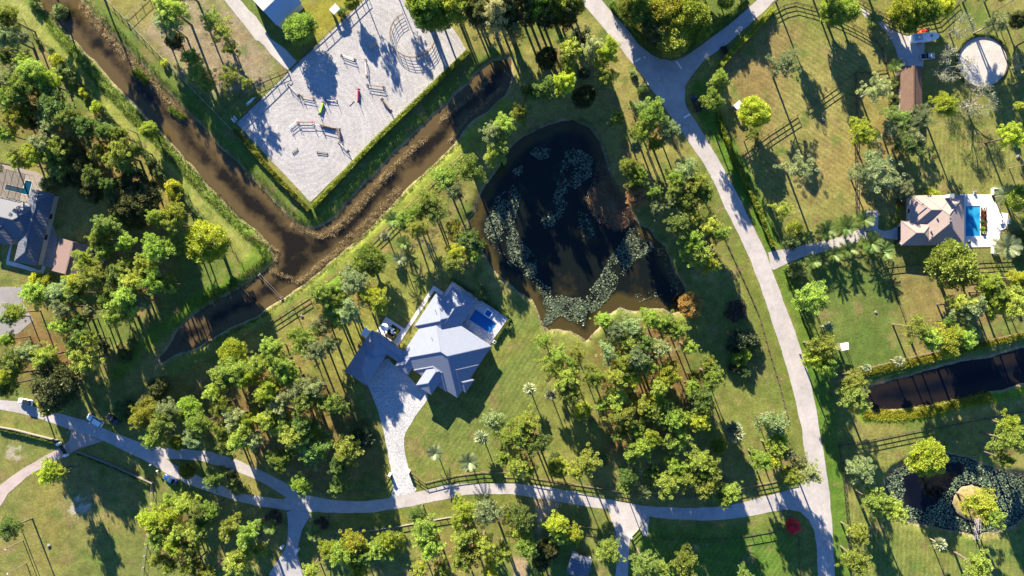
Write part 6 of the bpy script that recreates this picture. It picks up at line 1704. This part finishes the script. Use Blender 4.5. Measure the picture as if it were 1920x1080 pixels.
def car(name, label, cat, x, y, dirpx, paint, L=4.7, W=1.85, kind='suv', roof=None):
    """dirpx: photo direction of the nose"""
    p = P(x, y, 0.8); rz = math.atan2(-dirpx[1], dirpx[0])
    e = thing(name, label, cat, (p.x, p.y, 0.03), rz, 'parked vehicles')
    h = L / 2; w = W / 2
    hood = {'suv': .30, 'pickup': .30, 'van': .20, 'sedan': .32}[kind]
    zt = {'suv': 1.62, 'pickup': 1.75, 'van': 1.9, 'sedan': 1.42}[kind]
    zb = {'suv': .98, 'pickup': 1.08, 'van': 1.05, 'sedan': .88}[kind]
    def ring(xx, wd, z0, z1):
        c = .16
        return [(xx, -wd + c * .3, z0), (xx, wd - c * .3, z0), (xx, wd, z0 + .2), (xx, wd, z1 - .16), (xx, wd - .14, z1), (xx, -wd + .14, z1), (xx, -wd, z1 - .16), (xx, -wd, z0 + .2)]
    mb = MB(); loft(mb, [ring(-h, w * .86, .42, zb - .12), ring(-h + .18, w * .97, .3, zb), ring(-h * .4, w, .26, zb), ring(h * .35, w, .26, zb), ring(h - .5, w * .96, .28, zb - .06), ring(h - .12, w * .86, .34, zb - .16), ring(h, w * .70, .42, zb - .28)])
    obj('body', mb.mesh('car_body', True), paint, e)
    xf = h - hood * L            # base of the windscreen
    xr = {'suv': -h + .15, 'pickup': -h * .25, 'van': -h + .12, 'sedan': -h + .75}[kind]
    xt = xf - .75; xq = xr + {'suv': .45, 'pickup': .3, 'van': .3, 'sedan': .8}[kind]
    wt = w * .76
    A = [(xf, -w * .90, zb), (xf, w * .90, zb), (xt, wt, zt), (xt, -wt, zt)]
    B = [(xr, w * .90, zb), (xr, -w * .90, zb), (xq, -wt, zt), (xq, wt, zt)]
    mb = MB(); mb.face(A); obj('windscreen', mb.mesh('windscreen'), M['glass'], e)
    mb = MB(); mb.face(B); obj('rear_window', mb.mesh('rear_window'), M['glass'], e)
    for s in (1, -1):
        q = [(xf, s * w * .90, zb), (xr, s * w * .90, zb), (xq, s * wt, zt), (xt, s * wt, zt)]
        mb = MB(); mb.face(q if s > 0 else list(reversed(q))); obj('side_window', mb.mesh('side_window'), M['glass'], e)
    mb = MB(); mb.box(((xt + xq) / 2, 0, zt + .02), (xt - xq + .08, wt * 2 + .06, .06)); obj('roof', mb.mesh('car_roof'), roof or paint, e)
    if kind == 'pickup':
        mb = MB(); mb.box(((xr - h) / 2 + .02, 0, zb + .02), (abs(-h - xr) - .35, W * .8, .05)); obj('bed', mb.mesh('bed'), roof or M['black'], e)
    for sx in (-h * .62, h * .62):
        for s in (-1, 1):
            mb = MB(); mb.cyl((sx, s * (w - .22), .34), (sx, s * (w + .01), .34), .34, .34, 14); t = obj('wheel', mb.mesh('wheel'), M['black'], e)
            mb = MB(); mb.cyl((sx, s * (w + .005), .34), (sx, s * (w + .025), .34), .2, .2, 10); obj('rim', mb.mesh('rim'), M['metal'], t)
    for s in (-1, 1):
        mb = MB(); mb.box((h - .12, s * w * .62, zb - .3), (.2, .34, .14)); obj('headlight', mb.mesh('headlight'), M['white'], e)
        mb = MB(); mb.box((xf - .15, s * (w + .1), zb + .05), (.16, .22, .14)); obj('mirror', mb.mesh('mirror'), paint, e)
    return e

def carpaint(name, c):
    return mat(name, c, 0.22, 0.03, 1, spec=0.6)

def build_vehicles():
    wh = carpaint('white_car_paint', (0.80, 0.80, 0.80)); bk = carpaint('black_car_paint', (0.012, 0.012, 0.015)); bl = carpaint('blue_car_paint', (0.015, 0.06, 0.19)); gr = carpaint('grey_car_paint', (0.38, 0.40, 0.43))
    car('parked_car', 'white car with a dark sunroof parked on the road at the left edge', 'car', 47, 753.5, (-.98, -.18), wh, 4.6, 1.85, 'suv', M['glass'])
    car('pickup_truck', 'white pickup-size van parked on the verge by the bottom road', 'van', 178, 788.5, (-.86, -.5), wh, 5.6, 2.0, 'suv', wh)
    car('parked_car', 'black car in the shade behind the white pickup', 'car', 212, 787, (-.8, -.6), bk, 4.8, 1.85, 'sedan')
    car('parked_car', 'dark blue car on the grass below the split road', 'car', 319, 899, (-.9, -.44), bl, 4.5, 1.85, 'sedan')
    car('parked_van', 'black van parked on the grass beside the road junction', 'van', 1306, 194, (-.38, -.92), bk, 5.2, 1.95, 'van')
    car('utility_truck', 'small grey pickup parked below the white trailer', 'truck', 1739, 105.5, (1, -.08), gr, 4.6, 1.9, 'pickup')
    # horse trailer
    p = P(1733, 71, 1.5); rz = math.atan2(.09, 1)
    e = thing('horse_trailer', 'long white trailer with a pointed nose in the stable yard', 'trailer', (p.x, p.y, .045), rz)
    L = 8.4; w = 1.2
    mb = MB(); mb.prism([(-L / 2, -w), (L / 2 - 1.4, -w), (L / 2 - .2, -w * .55), (L / 2, 0), (L / 2 - .2, w * .55), (L / 2 - 1.4, w), (-L / 2, w)], .6, 2.45); bd = obj('body', mb.mesh('trailer_body'), wh, e)
    mb = MB(); mb.box((-L * .27, 0, 2.475), (2.4, 1.9, .04)); obj('roof_panel', mb.mesh('roof_panel'), M['metal'], e)
    mb = MB(); mb.box((1.6, 0, 2.475), (1.3, 2.0, .04)); obj('roof_panel', mb.mesh('roof_panel'), M['white'], e)
    mb = MB(); mb.box((1.75, .1, 2.6), (.5, .45, .2)); obj('roof_vent', mb.mesh('roof_vent'), M['black'], e)
    for sx in (-1.6, -.6):
        for s in (-1, 1):
            mb = MB(); mb.cyl((sx, s * (w - .15), .36), (sx, s * (w + .08), .36), .36, .36, 12); t = obj('wheel', mb.mesh('wheel'), M['black'], e)
    mb = MB(); mb.bar((L / 2 - .1, 0, .65), (L / 2 + .9, 0, .6), .12, .14); obj('hitch', mb.mesh('hitch'), M['black'], e)
    # red tractor
    p = P(1736, 57, .8); red = carpaint('red_tractor_paint', (0.55, 0.04, 0.02))
    e = thing('tractor', 'small red tractor behind the white trailer', 'tractor', (p.x, p.y, 0), 0.0)
    mb = MB(); mb.box((-.7, 0, .85), (1.5, .7, .6), 0, .9); obj('bonnet', mb.mesh('bonnet'), red, e)
    mb = MB(); mb.box((.5, 0, .75), (1.0, .8, .4)); obj('chassis', mb.mesh('chassis'), M['black'], e)
    mb = MB(); mb.box((.7, 0, 1.1), (.5, .5, .3)); obj('seat', mb.mesh('seat'), M['black'], e)
    for sx, r_, ww in ((.75, .6, .36), (-1.05, .38, .24)):
        for s in (-1, 1):
            mb = MB(); mb.cyl((sx, s * .5, r_), (sx, s * (.5 + ww), r_), r_, r_, 14); obj('wheel', mb.mesh('wheel'), M['black'], e)
    mb = MB(); mb.cyl((.25, 0, 1.35), (.3, 0, 1.4), .2, .2, 10); obj('steering_wheel', mb.mesh('steering_wheel'), M['black'], e)
    # garden trailer beside the trailer
    p = P(1726, 61, .4); e = thing('feed_drum', 'orange-red round drum behind the white trailer', 'drum', (p.x, p.y, 0))
    mb = MB(); mb.cyl((0, 0, 0), (0, 0, .8), .5, .5, 14); obj('drum', mb.mesh('drum'), mat('orange_plastic', (0.75, 0.10, 0.03), .4, .1, 2), e)
    mb = MB(); mb.cyl((0, 0, .802), (0, 0, .87), .42, .3, 14); obj('lid', mb.mesh('lid'), mat('orange_lid', (0.80, 0.16, 0.06), .4, .1, 2), e)

# ---------------------------------------------------------------- arena things
def jump(label, a, b, h=1.0, poles=3, mpole=None, mstd=None, fill=None, wing=True):
    p, q = P(*a), P(*b); d = (q - p); L = d.length; rz = math.atan2(d.y, d.x)
    c = (p + q) / 2
    e = thing('show_jump', label, 'jump', (c.x, c.y, .03), rz, 'show jumps in the arena')
    mstd = mstd or M['white']; mpole = mpole or M['white']
    for s in (-1, 1):
        mb = MB(); x = s * L / 2
        mb.box((x, 0, .75), (.12, .12, 1.5)); mb.box((x, 0, .05), (.14, 1.1, .1))
        if wing:
            mb.box((x + s * .45, 0, .55), (.09, .09, 1.1)); mb.box((x + s * .22, 0, .9), (.5, .07, .1)); mb.box((x + s * .22, 0, .4), (.5, .07, .1)); mb.box((x + s * .45, 0, .05), (.12, .9, .1))
        obj('standard', mb.mesh('standard'), mstd, e)
    for i in range(poles):
        z = h * (1 - i / max(1, poles)); mb = MB(); mb.cyl((-L / 2 + .1, .12 * (i % 2), z), (L / 2 - .1, .12 * (i % 2), z), .06, .06, 8)
        obj('pole', mb.mesh('jump_pole'), mpole if i % 2 == 0 else M['railbrown'], e)
    if fill is not None:
        mb = MB(); mb.box((0, -.1, .3), (L - .5, .55, .55), 0, .8); obj('filler', mb.mesh('filler'), fill, e)

def build_arena():
    T = lambda a, b: (480 + a / 4, b / 4)
    Z = lambda a, b: (530 + a / 12, 210 + b / 12)
    pink = mat('pink_paint', (0.62, 0.06, 0.14), .5, .1, 2); lime = mat('lime_paint', (0.40, 0.62, 0.05), .5, .1, 2); brown = M['railbrown']; dk = M['rail']
    jump('jump with pale poles nearest the shell track entrance', T(522, 397), T(585, 470), 1.0, 3, M['railpale'], M['white'])
    jump('dark jump with crossed poles right of the entrance jump', T(648, 417), T(738, 448), .9, 3, M['white'], dk)
    jump('upright jump with a white pole in the middle of the arena', T(822, 455), T(832, 568), 1.0, 3, M['white'], M['railpale'])
    jump('wide dark jump below the upright one', T(842, 642), T(955, 658), 1.0, 3, brown, dk)
    jump('brown jump nearest the right hedge', T(948, 748), T(1008, 828), .9, 3, brown, brown, brown)
    jump('boxy jump with a pink filler in a dark frame', T(770, 668), T(770, 764), .7, 2, dk, dk, pink, False)
    jump('jump with a lime green filler', T(478, 858), T(504, 768), .8, 2, lime, dk, lime, False)
    jump('white jump beside the lime green one', T(525, 752), T(608, 762), .5, 2, M['white'], dk, None, False)
    jump('pale jump left of the lime green one', T(348, 724), T(430, 740), .9, 3, M['railpale'], brown)
    jump('slanted dark jump near the left fence', T(248, 640), T(318, 712), 1.0, 3, M['white'], dk)
    jump('leftmost jump of the curved line with pink wings', T(262, 952), T(308, 915), .9, 3, M['white'], M['white'])
    jump('black and white jump with pink wings', T(322, 920), T(425, 920), 1.0, 3, dk, pink)
    jump('low jump right of the pink winged one', T(432, 934), T(488, 942), .7, 1, M['white'], M['white'], None, False)
    jump('brown jump with tall dark posts in the curved line', T(492, 942), T(598, 968), 1.1, 3, brown, dk, brown)
    jump('patchy brown jump near the line end', T(626, 972), T(634, 1040), 1.0, 3, brown, M['railpale'], brown)
    jump('long dark jump at the end of the curved line', Z(1285, 705), Z(1460, 870), 1.0, 3, M['white'], brown)
    # ground frames and loose poles
    for lab, cs in (('empty rectangular pole frame lying on the sand', [Z(215, 915), Z(330, 820), Z(345, 850), Z(240, 945)]), ('dark low cavaletti frame on the sand', [Z(770, 890), Z(1010, 925), Z(1005, 965), Z(780, 940)])):
        e = thing('cavaletti', lab, 'jump frame', P(*cs[0]), group='low frames in the arena')
        for i in range(4):
            a, b = P(*cs[i], .2), P(*cs[(i + 1) % 4], .2); mb = MB(); mb.cyl(a, b, .07, .07, 7); wpart('pole', mb.mesh('frame_pole'), dk, e)
            mb = MB(); mb.box((a.x, a.y, .13), (.14, .14, .24)); wpart('foot', mb.mesh('foot'), dk, e)
    a, b = P(*T(700, 795), .09), P(*T(738, 757), .09); mb = MB(); mb.cyl(a, b, .06, .06, 8); o = obj('loose_pole', mb.mesh('loose_pole'), brown, label='single brown pole lying on the sand near the pink jump', cat='pole')
    # solid blue-shaded panel
    p, q = P(*T(853, 367)), P(*T(903, 324)); e = thing('jump_panel', 'solid upright panel with a slanted face in the upper arena', 'jump panel', (p + q) / 2)
    d = (q - p).normalized(); n = Vector((d.y, -d.x, 0))
    mb = MB(); w = .45; z1 = 1.35
    pts = [p + n * 0 + Vector((0, 0, z1)), q + Vector((0, 0, z1)), q + n * w + Vector((0, 0, .04)), p + n * w + Vector((0, 0, .04))]
    mb.face(pts); mb.face(list(reversed([k - n * .08 for k in pts])))
    mb.face([pts[0], pts[0] - n * .08, pts[1] - n * .08, pts[1]])
    mb.face([pts[3], pts[2], pts[2] - n * .08, pts[3] - n * .08])
    wpart('panel', mb.mesh('panel'), M['railpale'], e)
    for k in (p, q):
        mb = MB(); mb.bar(k + Vector((0, 0, .03)), k + Vector((0, 0, 1.4)), .1, .1); wpart('post', mb.mesh('post'), dk, e)
    # round pen of rail panels
    cx, cy, R = 775, 67, 43
    e = thing('round_pen', 'round pen of rail panels at the top of the arena', 'round pen', P(cx, cy))
    N = 22
    for i in range(N):
        if i in (15,): continue
        a0 = i * math.tau / N; a1 = (i + 1) * math.tau / N
        p, q = P(cx + R * math.cos(a0), cy + R * math.sin(a0)), P(cx + R * math.cos(a1), cy + R * math.sin(a1))
        mb = MB()
        for z in (.35, .7, 1.05, 1.4, 1.7): mb.bar(p + Vector((0, 0, z)), q + Vector((0, 0, z)), .06, .07)
        mb.bar(p, p + Vector((0, 0, 1.75)), .08, .08); mb.bar(q + (p - q).normalized() * .1, q + (p - q).normalized() * .1 + Vector((0, 0, 1.75)), .08, .08)
        wpart('pen_panel', mb.mesh('pen_panel'), M['railbrown'], e)
    # right round pen
    cx, cy = 1842, 116
    e = thing('round_pen', 'white sand round pen ringed by a low dark wall', 'round pen', P(cx, cy))
    N = 36
    for i in range(N):
        a0 = i * math.tau / N; a1 = (i + 1) * math.tau / N
        p, q = P(cx + 47 * math.cos(a0), cy + 48 * math.sin(a0)), P(cx + 47 * math.cos(a1), cy + 48 * math.sin(a1))
        mb = MB(); mb.bar(p + Vector((0, 0, .2)), q + Vector((0, 0, .2)), .14, .45)
        wpart('pen_panel', mb.mesh('pen_panel'), M['rail'], e)
    hedge([(1842 + 50 * math.cos(t * math.tau / 30), 116 + 51 * math.sin(t * math.tau / 30)) for t in range(6, 31)], .5, .5, M['hedgegreen'], 'low green edging around the white sand round pen', .7, 91)

# ---------------------------------------------------------------- poles, bridge and small things
def utility_pole(label, base, h, arm=True, top=None, rz=0.3, name='utility_pole'):
    p = P(*base); p.z = gz(p.x, p.y)
    e = thing(name, label, 'pole', p, rz, 'tall poles')
    mb = MB(); mb.cyl((0, 0, -.3), (0, 0, h), .16, .11, 9); obj('shaft', mb.mesh('shaft'), M['pole'], e)
    if arm:
        mb = MB(); mb.box((0, 0, h - .5), (2.2, .12, .14)); a = obj('crossarm', mb.mesh('crossarm'), M['pole'], e)
        for x in (-.95, 0, .95):
            m2 = MB(); m2.cyl((x, 0, h - .43), (x, 0, h - .22), .06, .05, 7); obj('insulator', m2.mesh('insulator'), M['white'], a)
    if top:
        mb = MB(); mb.cyl((.32, 0, h - 1.6), (.32, 0, h - .7), .22, .22, 10); obj('transformer', mb.mesh('transformer'), M['metal'], e)
    if not arm and not top:
        mb = MB(); mb.box((0, 0, h + .04), (.34, .34, .1)); obj('cap', mb.mesh('cap'), M['white'], e)

def build_misc():
    utility_pole('upper tall bare pole at the bottom left corner', (41, 994), 8, False)
    utility_pole('middle tall bare pole at the bottom left corner', (43, 1013), 7.5, False)
    utility_pole('lower tall bare pole at the bottom left corner', (49, 1056), 8, False)
    utility_pole('pole with a small transformer beside the canal fence', (556, 586), 6.5, True, True, .6)
    utility_pole('short pole with a crossarm on the grassy berm', (257, 250), 5, True, None, .2)
    utility_pole('tall pole at the right edge above the pool deck', (1892, 316), 8, True, None, .2)
    utility_pole('tall pole with crossarm at the top right corner', (1862, 22), 9, True, True, .7)
    utility_pole('pole at the dark canal end', (1538, 612), 5, False)
    # plank footbridge to the islet
    a, b = P(1831.5, 972), P(1829, 1011)
    e = thing('footbridge', 'white plank footbridge from the lawn to the sandy islet', 'footbridge', b)
    n = 13; d = (b - a); sd = Vector((-d.y, d.x, 0)).normalized()
    mb = MB(); mb.box((0, 0, 0), (1.55, .40, .07)); pm = mb.mesh('plank'); pm.materials.append(M['railpale'])
    for i in range(n):
        c = a.lerp(b, (i + .5) / n) + Vector((0, 0, .12)); o = obj('plank', pm, M['railpale'], e, loc=c - e.location); o.rotation_euler = (0, 0, math.atan2(sd.y, sd.x) + random.uniform(-.02, .02))
    for s in (-1, 1):
        mb = MB(); mb.bar(a + sd * s * .75 + Vector((0, 0, .95)), b + sd * s * .75 + Vector((0, 0, .95)), .07, .1)
        wpart('handrail', mb.mesh('handrail'), M['railpale'], e)
        mb = MB(); mb.bar(a + sd * s * .55, b + sd * s * .55, .12, .16); wpart('stringer', mb.mesh('stringer'), M['wood'], e)
        for i in range(5):
            c = a.lerp(b, i / 4) + sd * s * .75; mb = MB(); mb.bar(c + Vector((0, 0, -.9)), c + Vector((0, 0, .95)), .09, .09); wpart('post', mb.mesh('post'), M['railpale'], e)
    # twin pipes across the canal arm
    a, b = P(486, 515), P(527, 558)
    e = thing('pipe_crossing', 'twin thin pipes crossing the canal arm', 'pipe', a)
    sd = Vector((-(b - a).y, (b - a).x, 0)).normalized()
    for s in (-1, 1):
        mb = MB(); mb.cyl(a + sd * s * .35 + Vector((0, 0, .25)), b + sd * s * .35 + Vector((0, 0, .25)), .06, .06, 8); wpart('pipe', mb.mesh('pipe'), M['pipe'], e)
    for k in (a, b):
        mb = MB(); mb.box((k.x, k.y, -.1), (.3, .9, .7), math.atan2((b - a).y, (b - a).x)); wpart('headwall', mb.mesh('headwall'), M['stone'], e)
    # entrance sign walls by the junction
    for i, (x, y, r0) in enumerate(((1187, 139, 5.5), (1207, 168, 11))):
        c = P(x, y); e = thing('entrance_wall', ('small curved stone entrance wall near the road junction', 'larger curved stone bed edging below the entrance wall')[i], 'wall', c, group='entrance walls')
        for k in range(9):
            t0 = -1.9 + k * .5; t1 = t0 + .5; rr = r0 * S
            p, q = c + Vector((math.cos(t0) * rr, math.sin(t0) * rr, .2)), c + Vector((math.cos(t1) * rr, math.sin(t1) * rr, .2))
            mb = MB(); mb.bar(p, q, .28, .5 if i else .9); wpart('stone', mb.mesh('wall_stone'), M['stone'], e)
    for i, (x, y, r_, k) in enumerate(((1209, 165, 8, 's'), (1200, 172, 6, 's'), (1188, 138, 4, 'u'))):
        plant([x, y, r_, k], 990 + i, ('largest shrub in the stone edged bed by the junction', 'smaller shrub in the stone edged bed by the junction', 'tiny yellow-green shrub inside the curved entrance wall')[i], 'junction bed shrubs')
    # small pale boulders and troughs seen on the grass
    for i, (x, y, r_) in enumerate(((5, 101, .7), (92, 1023, .6), (1543, 225, .5), (1642, 585, .45), (1908, 294, .6), (566, 593, .55), (286, 444, .4), (1326, 1020, .4))):
        p = P(x, y); r = np.random.default_rng(i); bm = bmesh.new(); bmesh.ops.create_icosphere(bm, subdivisions=2, radius=r_)
        for v in bm.verts: v.co *= 1 + .18 * r.normal(); v.co.z *= .55
        me = bpy.data.meshes.new('boulder'); bm.to_mesh(me); bm.free()
        obj('boulder', me, M['stone'], loc=(p.x, p.y, r_ * .2), label=('pale rock at the far left above the pine wood', 'pale rock in the bottom left field', 'white salt block beside the paddock fence', 'white salt block in the lower paddock', 'grey rock near the pole at the right edge', 'pale rock below the canal fence pole', 'pale rock in the dark wood', 'pale rock on the bottom lawn')[i], cat='rock', group='pale rocks')
    # white poles stacked by the arena corner
    for i, (x, y, dx, dy, lab) in enumerate(((470, 190, 12, -11, 'white jump poles stacked outside the arena fence'), (440, 224, 7, 8, 'short white poles heaped at the left arena corner'))):
        e = thing('pole_stack', lab, 'poles', P(x, y), group='stacked jump poles')
        for k in range(6):
            o_ = Vector((random.uniform(-.25, .25), random.uniform(-.25, .25), .12 + .11 * (k // 3)))
            sx = (k % 3 - 1) * .35
            p, q = P(x - dx / 2, y - dy / 2) + o_ + Vector((sx, sx, 0)), P(x + dx / 2, y + dy / 2) + o_ + Vector((sx, sx, 0))
            mb = MB(); mb.cyl(p, q, .09, .09, 7); wpart('pole', mb.mesh('stack_pole'), M['white'], e)
    # mail box and two bins along the bottom road
    for i, (x, y) in enumerate(((285, 870), (298, 881), (131, 809))):
        p = P(x, y); e = thing('mailbox', ('white mailbox beside the split road, upper', 'white mailbox beside the split road, lower', 'blue mailbox at the brick driveway corner')[i], 'mailbox', p, .5, 'roadside mailboxes')
        mb = MB(); mb.box((0, 0, .5), (.12, .12, 1.0)); obj('post', mb.mesh('post'), M['wood'], e)
        mb = MB(); mb.box((0, 0, 1.15), (.7, .4, .34), 0, .85); bx = obj('box', mb.mesh('mailbox_box'), M['white'] if i < 2 else carpaint('mailbox_blue', (.03, .12, .4)), e)
        mb = MB(); mb.box((.36, 0, 1.13), (.02, .34, .28)); obj('door', mb.mesh('mailbox_door'), M['metal'], bx)

# ---------------------------------------------------------------- build
ALLTREES = parse_trees()
for t_ in ALLTREES[0]:
    if t_[3] in 'pqyvkg': TREEPX.append((t_[0], t_[1], t_[2] * S))
build_ground()
build_water()
build_roads()
build_protos()
build_main_house()
build_tan_house()
build_cage_house()
build_barns()
build_fences()
build_gates()
build_arena()
build_vehicles()
build_misc()
build_trees()
build_lowgrowth()
